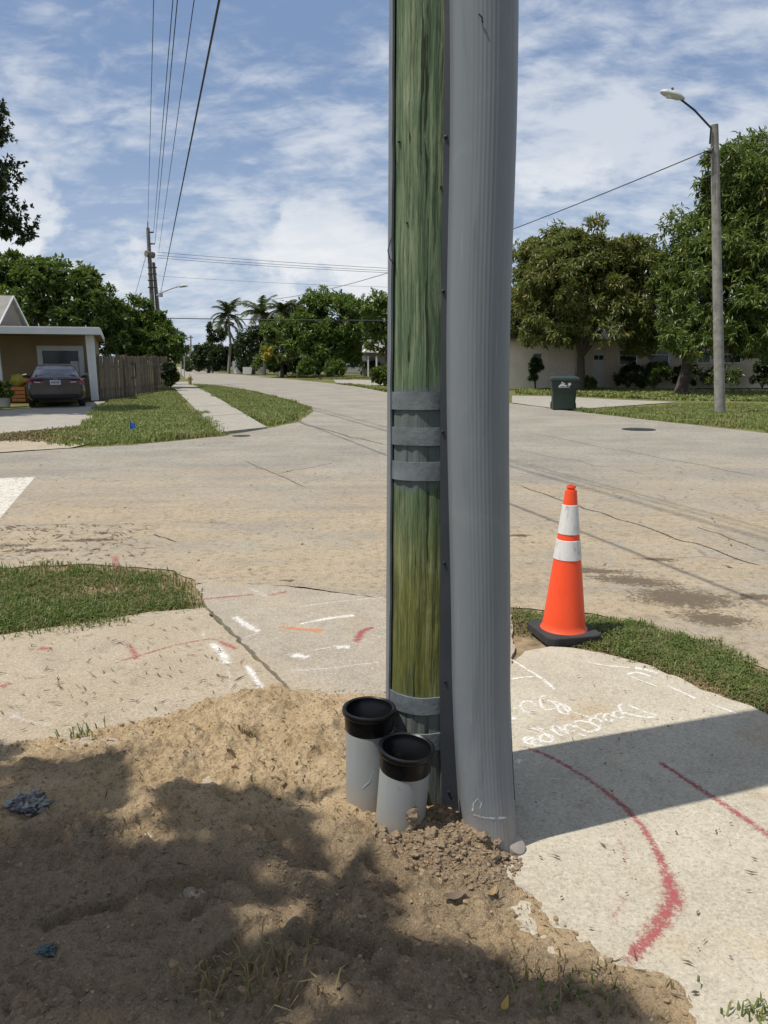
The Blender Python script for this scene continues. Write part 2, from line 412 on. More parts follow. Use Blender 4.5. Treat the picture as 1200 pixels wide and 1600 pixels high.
M_yel = leaf_mat('yellow blossom', (0.35, 0.27, 0.02), (0.5, 0.36, 0.04), (0.55, 0.42, 0.1))
M_grass = leaf_mat('grass blades', (0.060, 0.095, 0.018), (0.135, 0.190, 0.042), (0.34, 0.29, 0.12), 0.35, 0.5, ((0.26, 0.23, 0.10), 5.0, .5))
M_grass2 = leaf_mat('lawn blades', (0.11, 0.15, 0.030), (0.21, 0.26, 0.070), (0.40, 0.36, 0.16), 0.3, 0.55, ((0.30, 0.26, 0.11), .8, .65))
M_dryg = leaf_mat('dry grass', (0.14, 0.105, 0.045), (0.25, 0.19, 0.09), (0.10, 0.14, 0.04), 0.2, 0.7)
M_twig = leaf_mat('litter', (0.05, 0.033, 0.018), (0.13, 0.085, 0.045), (0.26, 0.17, 0.07), 0.05, 0.8)
M_bark = simple('bark', (0.075, 0.06, 0.045), 0.95, var=0.4, scale=6, bump=0.8, bscale=30)
M_palmtrunk = simple('palm trunk', (0.18, 0.16, 0.13), 0.9, var=0.25, scale=5)
M_wire = simple('black cable', (0.02, 0.02, 0.022), 0.6)
M_steel = simple('galvanised steel', (0.42, 0.43, 0.44), 0.45, 0.7)
M_black = simple('black plastic', (0.005, 0.005, 0.006), 0.30, var=0.05, spec=.3)
M_dkmetal = simple('dark metal', (0.03, 0.03, 0.032), 0.5, 0.4)

# ------------------------------------------------------------------ ground, road, kerbless verges
def wander(pts, amp=.05, far=11.0):
    out = []
    for i in range(len(pts)):
        p, q = Vector(pts[i]), Vector(pts[(i + 1) % len(pts)]); L_ = (q - p).length
        m_ = max(1, int(L_ / .05)) if (L_ < 5 and max(p.y, q.y) < far and min(p.y, q.y) > 2) else (max(1, int(L_ / .4)) if L_ < 9 and max(p.y, q.y) < 32 else 1)
        for k in range(m_):
            r_ = p + (q - p) * (k / m_); a_ = amp if m_ > 1 else 0.0
            n1_ = mnoise.fractal(Vector((r_.x * 3.3, r_.y * 3.3, 1.7)), .7, 2.1, 5) * a_; n2_ = mnoise.fractal(Vector((r_.x * 3.3, r_.y * 3.3, 7.7)), .7, 2.1, 5) * a_; out.append(Vector((r_.x + n1_, r_.y + n2_, 0)))
    return out
def sheet(name, pts, z, mat):
    pts = wander(pts)
    bm = bmesh.new(); vs = [bm.verts.new((p[0], p[1], z)) for p in pts]
    es = [bm.edges.new((vs[i], vs[(i + 1) % len(vs)])) for i in range(len(vs))]
    bmesh.ops.triangle_fill(bm, use_beauty=True, use_dissolve=False, edges=es)
    bmesh.ops.recalc_face_normals(bm, faces=bm.faces)
    for f in bm.faces:
        if f.normal.z < 0: f.normal_flip()
    me = bpy.data.meshes.new(name); bm.to_mesh(me); bm.free(); me.materials.append(mat)
    o = bpy.data.objects.new(name, me); COL.objects.link(o); return structure(o)

gmb = MB(); gmb.quad((-2500, -600, -0.03), (2500, -600, -0.03), (2500, 4000, -0.03), (-2500, 4000, -0.03))
structure(gmb.build('ground', M_ground))

road_px = [(276, 573.5), (283, 585), (300, 599), (345, 602), (400, 611), (455, 625), (487, 636), (489, 644), (462, 660), (415, 669), (345, 681), (200, 695), (100, 700), (0, 707)]
road = poly_px(road_px) + [Vector((-26, 12.5, 0)), Vector((-26, 2.0, 0))]
road += poly_px([(-120, 880), (0, 884), (150, 879), (270, 890), (310, 907), (450, 914), (620, 936), (805, 946), (880, 952), (960, 962), (1040, 983), (1120, 1010), (1200, 1042)])
road += [Vector((3.3, 2.6, 0)), Vector((5.2, -3, 0)), Vector((12, -12, 0)), Vector((19, -12, 0)), Vector((13.8, 4.6, 0))]
road += poly_px([(1200, 676), (1000, 654), (870, 639), (835, 634), (800, 630), (700, 622), (605, 613), (560, 604), (520, 599), (440, 591), (360, 584), (300, 577.5), (280, 573.5)])
sheet('road', road, -0.012, M_road)
# sandy shoulder before the left driveway, drive and paths
sheet('sandy_shoulder', poly_px([(-200, 700), (-200, 712), (0, 706), (110, 699), (135, 693), (100, 686), (0, 688)]), -0.006, M_conc_l)
drv = sheet('driveway', poly_px([(-220, 655), (0, 641), (60, 637), (165, 626), (150, 646), (131, 664), (60, 672), (0, 677), (-220, 692)]), 0.0, M_conc_f)
sheet('driveway', poly_px([(800, 618), (870, 619), (960, 624), (1060, 628), (1000, 632), (930, 637), (868, 638), (800, 629)]), -0.004, M_conc_f)
sheet('driveway', poly_px([(520, 592), (606, 594), (606, 602), (560, 602), (525, 598)]), -0.004, M_conc_f)

M_soil = simple('sandy soil', (0.22, 0.165, 0.10), 1.0, var=.4, scale=14, bump=.9, bscale=70, spec=.1)
sheet('soil', poly_px([(-420, 880), (0, 880), (150, 876), (275, 888), (312, 906), (335, 955), (240, 985), (0, 1010), (-420, 1110)]), -0.02, M_soil)
sheet('soil', poly_px([(790, 940), (960, 958), (1200, 1038), (1420, 1130), (1420, 1260), (1200, 1140), (1000, 1060), (790, 1050)]), -0.02, M_soil)
# far sidewalk: slabs in a row
sw = structure(thing('sidewalk', 'grey concrete sidewalk running away beside the left lawn', 'sidewalk', G(380, 672)))
for k in ('label', 'category'): del sw[k]
def lerp(a, b, t): return a + (b - a) * t
sl_l = [G(343, 677), G(262, 597)]; sl_r = [G(417, 669), G(297, 597)]
nsl = 9
for i in range(nsl):
    t0 = i / nsl; t1 = (i + 1) / nsl - 0.0008
    a, b_, c_, d_ = lerp(sl_l[0], sl_l[1], t0), lerp(sl_r[0], sl_r[1], t0), lerp(sl_r[0], sl_r[1], t1), lerp(sl_l[0], sl_l[1], t1)
    MB().prism([a, b_, c_, d_], -0.08, 0.03 + 0.004 * (i % 3)).build('slab', M_conc_f, sw)

# near concrete: three poured fields with open joints
cw_ = structure(thing('sidewalk', '', '', G(600, 1100)))
for k in ('label', 'category'): del cw_[k]
left_slab = poly_px([(-420, 1075), (0, 993), (130, 974), (235, 957), (318, 951), (352, 985), (400, 1030), (452, 1082), (520, 1150)]) + [Vector((-0.2, 1.2, 0)), Vector((-3.5, 1.2, 0))]
mid_slab = poly_px([(322, 948), (306, 915), (330, 909), (450, 917), (620, 939), (798, 957), (803, 1016), (800, 1040), (640, 1190), (528, 1150), (460, 1083), (408, 1031), (360, 985)])
right_slab = poly_px([(808, 1030), (822, 1018), (860, 1011), (900, 1014), (955, 1024), (1020, 1043), (1100, 1078), (1200, 1117), (1330, 1175)]) + [Vector((2.6, 1.0, 0)), Vector((0.05, 1.0, 0))] + poly_px([(560, 1400), (652, 1200)])
def slab(poly, z, mat, name='slab'):
    fp = []
    for i in range(len(poly)):
        p, q = Vector(poly[i]), Vector(poly[(i + 1) % len(poly)]); L_ = (q - p).length; m_ = max(1, int(L_ / .035)) if L_ < 4 else 1
        for k in range(m_):
            r_ = lerp(p, q, k / m_); nn = .016 * mnoise.fractal(Vector((r_.x * 9, r_.y * 9, z * 50)), .6, 2.0, 4); fp.append(Vector((r_.x + nn, r_.y + nn * .6, 0)))
    poly = fp
    bm = bmesh.new(); vs = [bm.verts.new((p[0] - ORG[cw_.name].x, p[1] - ORG[cw_.name].y, z)) for p in poly]
    es = [bm.edges.new((vs[i], vs[(i + 1) % len(vs)])) for i in range(len(vs))]
    bmesh.ops.triangle_fill(bm, use_beauty=True, edges=es)
    bmesh.ops.recalc_face_normals(bm, faces=bm.faces)
    for f in bm.faces:
        if f.normal.z < 0: f.normal_flip()
    ex = bmesh.ops.extrude_edge_only(bm, edges=[e for e in bm.edges if e.is_boundary])
    for g in ex['geom']:
        if isinstance(g, bmesh.types.BMVert): g.co.z -= 0.09
    me = bpy.data.meshes.new(name); bm.to_mesh(me); bm.free(); me.materials.append(mat)
    o = bpy.data.objects.new(name, me); COL.objects.link(o); o.parent = cw_; return o
slab(left_slab, 0.004, M_conc_l); slab(mid_slab, 0.0042, M_conc_c); slab(right_slab, 0.0044, M_conc_r)

# ------------------------------------------------------------------ sand heap (height field)
sand_px = [(-500, 1190), (-150, 1160), (0, 1158), (110, 1150), (215, 1128), (300, 1104), (370, 1082), (440, 1072), (500, 1078), (545, 1080), (600, 1082), (640, 1120), (700, 1200),
           (740, 1262), (790, 1312), (812, 1335), (815, 1385), (850, 1425), (900, 1455), (945, 1492), (1010, 1518), (1062, 1535), (1085, 1575), (1080, 1640)]
sand_poly = poly_px(sand_px) + [Vector((0.65, 1.0, 0)), Vector((-2.6, 1.0, 0))]
PX0, PX1, PY0, PY1, ST = -2.3, 1.05, 1.25, 3.75, 0.0075
gx = np.arange(PX0, PX1, ST); gy = np.arange(PY0, PY1, ST)
XX, YY = np.meshgrid(gx, gy)
def bumpf(x, y, px, py, r, h, ry=None, rot=0.0):
    c = G(px, py); dx, dy = x - c.x, y - c.y; ca, sa = math.cos(rot), math.sin(rot)
    u = (dx * ca + dy * sa) / r; v = (-dx * sa + dy * ca) / (ry or r)
    return h * np.exp(-(u * u + v * v))
DENTS = [(330, 1225, .10, -.045), (390, 1120, .16, .05), (430, 1150, .10, -.03), (200, 1215, .18, .03), (470, 1180, .14, .03), (250, 1320, .16, -.02), (300, 1390, .12, -.022),
         (480, 1310, .15, .012), (180, 1370, .13, .016), (120, 1430, .16, -.018), (700, 1310, .17, .05), (610, 1330, .10, .025), (770, 1330, .07, .035), (640, 1420, .16, .006),
         (420, 1500, .16, -.01), (850, 1440, .13, -.014), (950, 1560, .10, .022), (820, 1560, .14, .02), (60, 1520, .15, .02), (560, 1250, .09, .02), (520, 1140, .1, .02), (300, 1440, .07, -.03), (345, 1460, .05, .02), (230, 1480, .06, -.025), (480, 1480, .06, -.025), (560, 1450, .07, .015), (150, 1300, .06, .025), (90, 1360, .07, -.025), (400, 1270, .06, .02), (370, 1250, .05, -.03), (640, 1500, .07, -.02), (720, 1450, .06, .015)]
BOOTS = [(300, 1400, .3, 1.0), (430, 1325, -.5, .8), (235, 1300, .9, .9), (520, 1505, -.3, 1.0), (140, 1455, .5, 1.0), (610, 1400, -1.0, .8), (390, 1500, .8, .9), (720, 1480, -.6, .7), (60, 1330, -.2, .8)]
def height(x, y):
    d = sdist(x, y, sand_poly) + (fbm(x * 5, y * 5, 4, 3) - .5) * 0.16 + (fbm(x * 26, y * 26, 3, 31) - .5) * 0.05
    h = -0.03 + 0.042 * sst(-0.05, 0.05, d) + 0.050 * sst(0.0, 0.5, d)
    edge = sst(-0.02, 0.14, d)
    for px, py, r, a in DENTS: h = h + bumpf(x, y, px, py, r, a * 1.3) * edge
    # spade-dragged ridges
    h = h + edge * (bumpf(x, y, 455, 1395, .24, .045, .03, -0.75) + bumpf(x, y, 500, 1370, .22, -.03, .03, -0.75) + bumpf(x, y, 410, 1410, .2, -.02, .03, -0.75) + bumpf(x, y, 580, 1350, .2, .022, .03, -0.6) + bumpf(x, y, 320, 1430, .2, .018, .04, 0.2))
    for px, py, rt, sx_ in BOOTS:
        c = G(px, py); u_ = ((x - c.x) * math.cos(rt) + (y - c.y) * math.sin(rt)) / .145; v_ = (-(x - c.x) * math.sin(rt) + (y - c.y) * math.cos(rt)) / .052
        rr = np.sqrt(u_ * u_ + v_ * v_) + (fbm(x * 14, y * 14, 3, 77) - .5) * .35
        h = h + edge * sx_ * (-.026 * (1 - sst(.78, 1.0, rr)) + .012 * np.exp(-((rr - 1.15) / .18) ** 2)) + edge * sx_ * .004 * np.sin(u_ * 22) * (1 - sst(.6, .9, rr))
    n = fbm(x * 4, y * 4, 3, 11) - .5
    cr = fbm(x * 17, y * 17, 5, 5, .58); ridg = 1 - np.abs(2 * fbm(x * 11, y * 11, 4, 23) - 1)
    lump = sst(0.36, 0.66, fbm(x * 2.2, y * 2.2, 3, 41))
    h = h + edge * (n * 0.075 + (cr - .5) * (0.030 + 0.055 * lump) + (ridg - .75) * 0.026 * (1 - .6 * lump) + (fbm(x * 48, y * 48, 3, 9) - .5) * (0.012 + 0.020 * lump))
    return h
HH = height(XX, YY)
ny, nx = XX.shape
V = np.stack([XX.ravel(), YY.ravel(), HH.ravel()], 1)
ii = np.arange(ny * nx).reshape(ny, nx)
keep = (np.maximum.reduce([HH[:-1, :-1], HH[1:, :-1], HH[:-1, 1:], HH[1:, 1:]]) > -0.024).ravel()
F = np.stack([ii[:-1, :-1].ravel(), ii[:-1, 1:].ravel(), ii[1:, 1:].ravel(), ii[1:, :-1].ravel()], 1)[keep]
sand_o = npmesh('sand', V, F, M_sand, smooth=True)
structure(sand_o)
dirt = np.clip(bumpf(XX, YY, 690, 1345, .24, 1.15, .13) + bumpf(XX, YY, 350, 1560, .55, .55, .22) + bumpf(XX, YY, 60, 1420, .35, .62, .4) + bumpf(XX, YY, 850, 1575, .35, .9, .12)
               + bumpf(XX, YY, 100, 1210, .4, .6, .14) + bumpf(XX, YY, 200, 1400, .8, .42, .5) + bumpf(XX, YY, 560, 1420, .6, .55, .36) + 0.04, 0, 1)  # broad left patch also paints the tree's shade into the sand colour
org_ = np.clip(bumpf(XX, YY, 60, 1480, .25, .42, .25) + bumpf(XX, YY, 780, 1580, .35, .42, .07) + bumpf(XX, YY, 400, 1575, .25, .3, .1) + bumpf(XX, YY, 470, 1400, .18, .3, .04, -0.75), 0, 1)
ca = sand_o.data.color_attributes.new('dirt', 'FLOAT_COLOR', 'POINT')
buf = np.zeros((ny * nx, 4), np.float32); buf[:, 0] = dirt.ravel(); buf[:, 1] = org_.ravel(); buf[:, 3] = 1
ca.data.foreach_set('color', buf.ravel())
def hz_at(x, y): return float(height(np.array([[x]]), np.array([[y]]))[0, 0])
def surf(xy):
    h = height(xy[:, 0], xy[:, 1]); return np.maximum(h, 0.006)

# crumbs and clods
def ico_unit(sub=1):
    bm = bmesh.new(); bmesh.ops.create_icosphere(bm, subdivisions=sub, radius=1.0)
    v = np.array([q.co[:] for q in bm.verts]); f = np.array([[q.index for q in ff.verts] for ff in bm.faces]); bm.free(); return v, f
I1v, I1f = ico_unit(1); I2v, I2f = ico_unit(2); I3v, I3f = ico_unit(3)
def crumbs(name, xy, size, mat, sink=0.2):
    n = len(xy); z = surf(xy); jit = 1 + (rng.random((n, len(I1v), 1)) - .5) * 0.7
    vv = I1v[None] * jit * size[:, None, None] * np.stack([np.ones(n), rng.uniform(.7, 1.2, n), rng.uniform(.55, .9, n)], 1)[:, None, :]
    a = rng.uniform(0, 6.28, n); c, s = np.cos(a)[:, None], np.sin(a)[:, None]
    x = vv[..., 0] * c - vv[..., 1] * s; y = vv[..., 0] * s + vv[..., 1] * c
    vv = np.stack([x + xy[:, 0:1], y + xy[:, 1:2], vv[..., 2] + (z + size * (0.5 - sink))[:, None]], 2)
    ff = I1f[None] + (np.arange(n) * len(I1v))[:, None, None]
    return npmesh(name, vv.reshape(-1, 3), ff.reshape(-1, 3), mat)
xy = scatter(sand_poly, 6500); xy = xy[(xy[:, 1] > 1.3) & (xy[:, 1] < 3.7)]
wgt = sst(.42, .62, fbm(xy[:, 0] * 2.2, xy[:, 1] * 2.2, 3, 41)); xy = xy[rng.random(len(xy)) < 0.15 + .85 * wgt]
stuff(crumbs('sand_crumbs', xy, np.clip(rng.lognormal(-5.75, .55, len(xy)), .0015, .016), M_clod2, .35))
pile = poly_px([(570, 1290), (600, 1345), (660, 1400), (760, 1410), (815, 1360), (815, 1325), (770, 1300), (700, 1265), (640, 1300)])
xy = scatter(pile, 2600)
stuff(crumbs('dirt_crumbs', xy, np.clip(rng.lognormal(-5.55, .5, len(xy)), .002, .013), M_clod, .35))
rdg = poly_px([(385, 1345), (420, 1345), (520, 1440), (500, 1460), (440, 1420)])
xy = scatter(rdg, 420)
stuff(crumbs('ridge_crumbs', xy, np.clip(rng.lognormal(-5.8, .5, len(xy)), .002, .010), M_clod, .4))
for i, (px, py, s) in enumerate([(672, 1318, 17), (655, 1325, 14), (618, 1318, 13), (598, 1310, 12), (640, 1312, 11), (700, 1300, 12), (730, 1310, 11), (752, 1322, 14), (768, 1330, 17), (775, 1318, 11),
                                 (690, 1335, 11), (625, 1335, 10), (712, 1325, 11), (758, 1306, 12), (648, 1345, 10), (740, 1340, 9), (788, 1325, 9), (735, 1390, 7), (700, 1365, 9), (585, 1320, 9)]):
    g = G(px, py, .05); s = s * .62 / pxm(2.5); q = []
    for v in I3v:
        vv = Vector(v); k = 1 + 0.55 * mnoise.fractal(vv * 1.9 + Vector((i * 3.1, 0, 0)), 0.7, 2.2, 5)
        q.append((vv.x * s * k * 1.1, vv.y * s * k, vv.z * s * k * .8))
    mb = MB(); mb.add(q, [tuple(f) for f in I3f], True); me = mb.mesh('dirt_clod'); me.materials.append(M_clod)
    o = bpy.data.objects.new('dirt_clod', me); COL.objects.link(o); o.location = (g.x, g.y, hz_at(g.x, g.y) + s * .35)
    tag(o, 'grey-brown clod of dug soil at the foot of the green pole', 'clod', 'clods of dug soil round the pole foot')

# ------------------------------------------------------------------ painted marks, stains, seams
zc = [0.0]
def stroke(pts, wid, z=0.0052):
    """pixel path -> ribbon on the ground; wid in metres (one value or one per point)"""
    g = [G(x, y) for x, y in pts]; fine = []
    n = len(g); wl = wid if isinstance(wid, (list, tuple)) else [wid] * n
    for i in range(n - 1):
        for k in range(6):
            t = k / 6; p0, p1, p2, p3 = g[max(i - 1, 0)], g[i], g[i + 1], g[min(i + 2, n - 1)]
            q = 0.5 * ((2 * p1) + (p2 - p0) * t + (2 * p0 - 5 * p1 + 4 * p2 - p3) * t * t + (3 * p1 - p0 - 3 * p2 + p3) * t ** 3)
            fine.append((q, lerp(wl[i], wl[i + 1], t)))
    fine.append((g[-1], wl[-1])); zc[0] += 0.000012
    vs, fs, uv = [], [], []
    for i, (p, wv) in enumerate(fine):
        d = (fine[min(i + 1, len(fine) - 1)][0] - fine[max(i - 1, 0)][0]); d = Vector((-d.y, d.x, 0)).normalized() * wv / 2
        d = d * 1.7; vs += [p + d + Vector((0, 0, z + zc[0])), p - d + Vector((0, 0, z + zc[0]))]; uv += [(i / (len(fine) - 1), -1), (i / (len(fine) - 1), 1)]
    fs = [(2 * i, 2 * i + 1, 2 * i + 3, 2 * i + 2) for i in range(len(fine) - 1)]
    return vs, fs, uv
def strokes(name, lst, mat, z=0.0052):
    V_, F_, U_ = [], [], []
    for pts, wd in lst:
        v, f, u = stroke(pts, wd, z); k = len(V_); V_ += v; F_ += [tuple(i + k for i in q) for q in f]; U_ += u
    me = bpy.data.meshes.new(name); me.from_pydata([tuple(v) for v in V_], [], F_); me.materials.append(mat)
    ul = me.uv_layers.new(name='UVMap')
    for lp in me.loops: ul.data[lp.index].uv = U_[lp.vertex_index]
    o = bpy.data.objects.new(name, me); COL.objects.link(o); return structure(o)
def blotch(name, px, py, rx, ry, mat, rot=0.0, z=0.006, n=28):
    c = G(px, py); zc[0] += 0.00003; vs = [(c.x, c.y, z + zc[0])]; uv = [(.5, 0)]
    for i in range(n):
        a = 2 * math.pi * i / n; k = 1 + .35 * mnoise.noise(Vector((math.cos(a) * 1.3 + px, math.sin(a) * 1.3 + py, 0)))
        x, y = rx * k * math.cos(a), ry * k * math.sin(a)
        vs.append((c.x + x * math.cos(rot) - y * math.sin(rot), c.y + x * math.sin(rot) + y * math.cos(rot), z + zc[0])); uv.append((.5, 1))
    fs = [(0, 1 + i, 1 + (i + 1) % n) for i in range(n)]
    me = bpy.data.meshes.new(name); me.from_pydata(vs, [], fs); me.materials.append(mat); ul = me.uv_layers.new(name='UVMap')
    for lp in me.loops: ul.data[lp.index].uv = uv[lp.vertex_index]
    o = bpy.data.objects.new(name, me); COL.objects.link(o); return structure(o)

strokes('paint_mark', [([(803, 1163), (850, 1180), (900, 1207), (945, 1238), (985, 1272), (1012, 1308), (1032, 1345), (1048, 1385), (1052, 1405), (1040, 1432), (1015, 1465), (992, 1490), (972, 1520)], [.028, .030, .032, .032, .034, .036, .044, .06, .085, .075, .06, .05, .04])], M_pred)
strokes('paint_mark', [([(1024, 1188), (1060, 1212), (1110, 1245), (1155, 1275), (1215, 1318)], [.026, .03, .036, .04, .042])], M_pred)
M_pred3 = paint('ghost of red marking paint', (0.42, 0.12, 0.11, 1), -0.30, amax=.6)
strokes('paint_mark', [([(968, 1310), (976, 1340), (990, 1380)], .04), ([(955, 1450), (965, 1425), (978, 1400)], .05)], M_pred3)
strokes('paint_mark', [([(0, 1075), (18, 1068)], .08), ([(60, 1014), (82, 1014)], .08), ([(198, 1005), (208, 1018), (213, 1032)], .06), ([(180, 1036), (230, 1022), (280, 1008), (325, 1000), (345, 1002)], .035), ([(340, 1002), (372, 1016)], .06),
                       ([(178, 868), (182, 888)], .08)], M_pred2)
strokes('paint_mark', [([(312, 938), (350, 934), (398, 930)], .06), ([(416, 932), (450, 925)], .06)], M_pred2)
strokes('paint_mark', [([(585, 981), (565, 988), (557, 1007)], .06)], M_pred)
strokes('paint_mark', [([(434, 980), (460, 983), (508, 988)], [.05, .07, .10])], M_porange)
WS = .035
strokes('paint_mark', [([(366, 964), (385, 978), (406, 989)], .07), ([(466, 977), (510, 968), (556, 962)], [.03, .06, .07]), ([(458, 1024), (480, 1030)], .09), ([(525, 1013), (548, 1012)], .08),
                       ([(330, 1006), (347, 1022), (356, 1040)], .07), ([(385, 1040), (398, 1060), (410, 1078)], .05)], M_pwhite)
strokes('paint_mark', [([(440, 1026), (520, 1012), (603, 995)], WS), ([(375, 1000), (405, 990)], WS), ([(355, 1036), (362, 1080)], WS), ([(460, 950), (540, 940), (605, 934)], .05), ([(318, 985), (318, 1000)], .03),
                       ([(8, 1114), (40, 1127), (85, 1136)], .045), ([(450, 1050), (520, 1045), (600, 1035)], .05), ([(390, 920), (420, 935)], .08)], M_pwhite2)
Z = lambda pts: [(795 + x / 4.615, 1010 + y / 4.615) for x, y in pts]
def ring(cx, cy, rx, ry, rot=0.2): return Z([(cx + rx * math.cos(a) * math.cos(rot) - ry * math.sin(a) * math.sin(rot), cy + rx * math.cos(a) * math.sin(rot) + ry * math.sin(a) * math.cos(rot)) for a in [i * 2 * math.pi / 9 for i in range(10)]])
TW = .022
strokes('paint_lettering', [
    (ring(140, 442, 55, 40), TW), (Z([(30, 455), (90, 442)]), TW), (Z([(20, 520), (45, 535)]), .05),
    (Z([(300, 368), (235, 370), (228, 420), (262, 462), (310, 462), (345, 440), (310, 405), (255, 395)]), TW), (ring(398, 462, 48, 30, .5), TW), (Z([(320, 400), (380, 430), (440, 490)]), TW),
    (Z([(470, 485), (545, 508), (622, 530)]), TW),
    (Z([(830, 415), (940, 465), (1060, 505), (1010, 520), (900, 505), (820, 480), (795, 440), (830, 415)]), TW),
    (ring(790, 500, 36, 25), TW), (ring(720, 520, 36, 25), TW), (ring(628, 552, 48, 24, .3), TW), (Z([(680, 490), (640, 500), (610, 530)]), TW),
    (Z([(450, 565), (520, 600), (570, 625), (640, 608), (650, 590), (590, 560), (510, 545), (450, 560)]), TW), (ring(440, 598, 36, 24), TW), (Z([(500, 640), (560, 655)]), TW),
    (ring(350, 610, 40, 22, .6), TW), (Z([(390, 600), (430, 640)]), TW), (Z([(300, 600), (385, 660)]), TW),
    (ring(275, 670, 48, 28), TW), (Z([(160, 600), (230, 620), (330, 690)]), TW), (Z([(200, 590), (250, 610)]), TW),
    (ring(150, 688, 42, 24), TW), (ring(205, 702, 36, 24), TW), (Z([(110, 690), (180, 665)]), TW)], M_pwhite)
strokes('paint_mark', [(Z([(10, 95), (120, 165), (240, 240), (345, 330)]), [.02, .022, .03, .022]), (Z([(15, 245), (90, 232), (180, 225)]), .02), (Z([(560, 118), (700, 145), (880, 160)]), .02),
                       (Z([(905, 160), (990, 175), (1080, 205)]), .05), (Z([(845, 210), (930, 195), (1030, 228)]), .025), (Z([(880, 225), (1080, 300)]), .016),
                       ([(1042, 1073), (1065, 1083), (1088, 1094)], .025), ([(1108, 1101), (1155, 1118)], .025), ([(805, 1190), (815, 1193)], .05)], M_pwhite)
strokes('stop_bar', [([(-130, 745 + 65), (-60, 776), (26, 776)], 0.01)], M_stop)
bpy.data.objects.remove(bpy.data.objects['stop_bar'])
A_ = G(55, 744); d_ = (G(0, 808) - A_).normalized(); n_ = Vector((d_.y, -d_.x, 0)) * .75
if n_.x > 0: n_ = -n_
sb = [A_, A_ + d_ * 4.4, A_ + d_ * 4.4 + n_, A_ + n_]
me = bpy.data.meshes.new('stop_bar'); me.from_pydata([(p.x, p.y, -0.0100) for p in sb], [], [(0, 1, 2, 3)]); me.materials.append(M_stop); me.uv_layers.new(name='UVMap')
for d in me.uv_layers[0].data: d.uv = (.5, 0)
structure(bpy.data.objects.new('stop_bar', me)); COL.objects.link(bpy.data.objects['stop_bar'])

def jag(a, b, n=14, amp=4): 
    return [(lerp(a[0], b[0], i / n), lerp(a[1], b[1], i / n) + (random.random() - .5) * amp) for i in range(n + 1)]
strokes('road_seam', [(jag((795, 752), (905, 790), 6, 2) + jag((915, 794), (1210, 888), 12, 5), .035)], M_seam, -0.0108)
strokes('road_seam', [(jag((450, 655), (540, 680), 6, 2) + jag((548, 682), (610, 695), 4, 2), .06), (jag((800, 672), (1200, 745), 12, 3), .03), (jag((800, 700), (1010, 740), 8, 4), .02), (jag((430, 740), (520, 722), 6, 2), .03), (jag((380, 718), (480, 760), 6, 3), .025),
                      (jag((1085, 820), (1200, 860), 6, 3), .025), (jag((310, 908), (620, 938), 10, 3), .03), (jag((240, 833), (275, 845), 4, 2), .03)], M_seam, -0.0108)
for a in [(1065, 932, .62, .36, -.25), (1115, 965, .36, .24, -.4), (990, 905, .55, .22, -.3), (930, 890, .45, .14, -.1), (1030, 872, .25, .10, -.2), (1180, 930, .2, .12, 0)]:
    blotch('stain', a[0], a[1], a[2], a[3], M_damp, a[4], -0.0110)
for a in [(140, 842, .55, .14, .05), (60, 858, .5, .14, .1), (20, 850, .3, .12, 0), (165, 831, .22, .08, .1), (452, 905, .14, .05, 0), (325, 912, .18, .06, .1), (812, 835, .25, .1, 0)]:
    blotch('stain', a[0], a[1], a[2], a[3], M_darkdebris, a[4], -0.0104)

# manhole covers
def manhole(px, py, r, label):
    c = G(px, py, -0.008); t_ = thing('manhole_cover', label, 'manhole cover', c)
    MB().lathe([(0.0, .006), (r * .86, .006), (r * .86, 0)], 28, Matrix.Translation(c)).build('lid', M_dkmetal, t_)
    MB().lathe([(r * .89, 0), (r * .89, .006), (r, .006), (r, 0)], 28, Matrix.Translation(c)).build('rim', M_dkmetal, t_)
manhole(998, 671, .40, 'round dark iron manhole cover in the road before the right lawn')
manhole(377, 681, .20, 'small dark utility cover in the road by the left sidewalk end')

# ------------------------------------------------------------------ grass
def blades(name, xy, hgt, wid, mat, z0=-0.02, lean=0.5, zf=None):
    n = len(xy); a = rng.uniform(0, 6.283, n); h = hgt * rng.uniform(.45, 1.2, n) * (.5 + 1.0 * fbm(xy[:, 0] * .35 / hgt ** .5, xy[:, 1] * .35 / hgt ** .5, 4, 91)); l = lean * rng.random(n) ** .7
    d = np.stack([np.cos(a), np.sin(a), np.zeros(n)], 1); s = np.stack([-np.sin(a), np.cos(a), np.zeros(n)], 1) * (wid * rng.uniform(.6, 1.3, n))[:, None] / 2
    z = np.full(n, z0) if zf is None else zf(xy)
    b0 = np.stack([xy[:, 0], xy[:, 1], z], 1); up = np.array([[0, 0, 1.0]])
    mid = b0 + up * (h * .62)[:, None] + d * (h * l * .35)[:, None]; tip = b0 + up * (h * (1 - .55 * l))[:, None] + d * (h * l * 1.05)[:, None]
    V_ = np.stack([b0 - s, b0 + s, mid + s * .8, mid - s * .8, tip], 1).reshape(-1, 3)
    k = (np.arange(n) * 5)[:, None]
    F_ = np.concatenate([k + np.array([[0, 1, 2]]), k + np.array([[0, 2, 3]]), k + np.array([[3, 2, 4]])], 0)
    return npmesh(name, V_, F_, mat)
gl = poly_px([(-420, 905), (0, 893), (60, 887), (150, 884), (250, 892), (285, 902), (306, 925), (322, 952), (300, 958), (235, 962), (130, 979), (0, 1000), (-420, 1090)])
xy = ragged(gl, 46000, 61, .55, 3.5, .2); dk = fbm(xy[:, 0] * 3, xy[:, 1] * 3, 4, 61)
cgl = G(150, 922); bare = np.exp(-(((xy[:, 0] - cgl.x) / .42) ** 2 + ((xy[:, 1] - cgl.y) / .24) ** 2))
xy = xy[rng.random(len(xy)) > 0.35 * (dk > .56) + bare * .55]
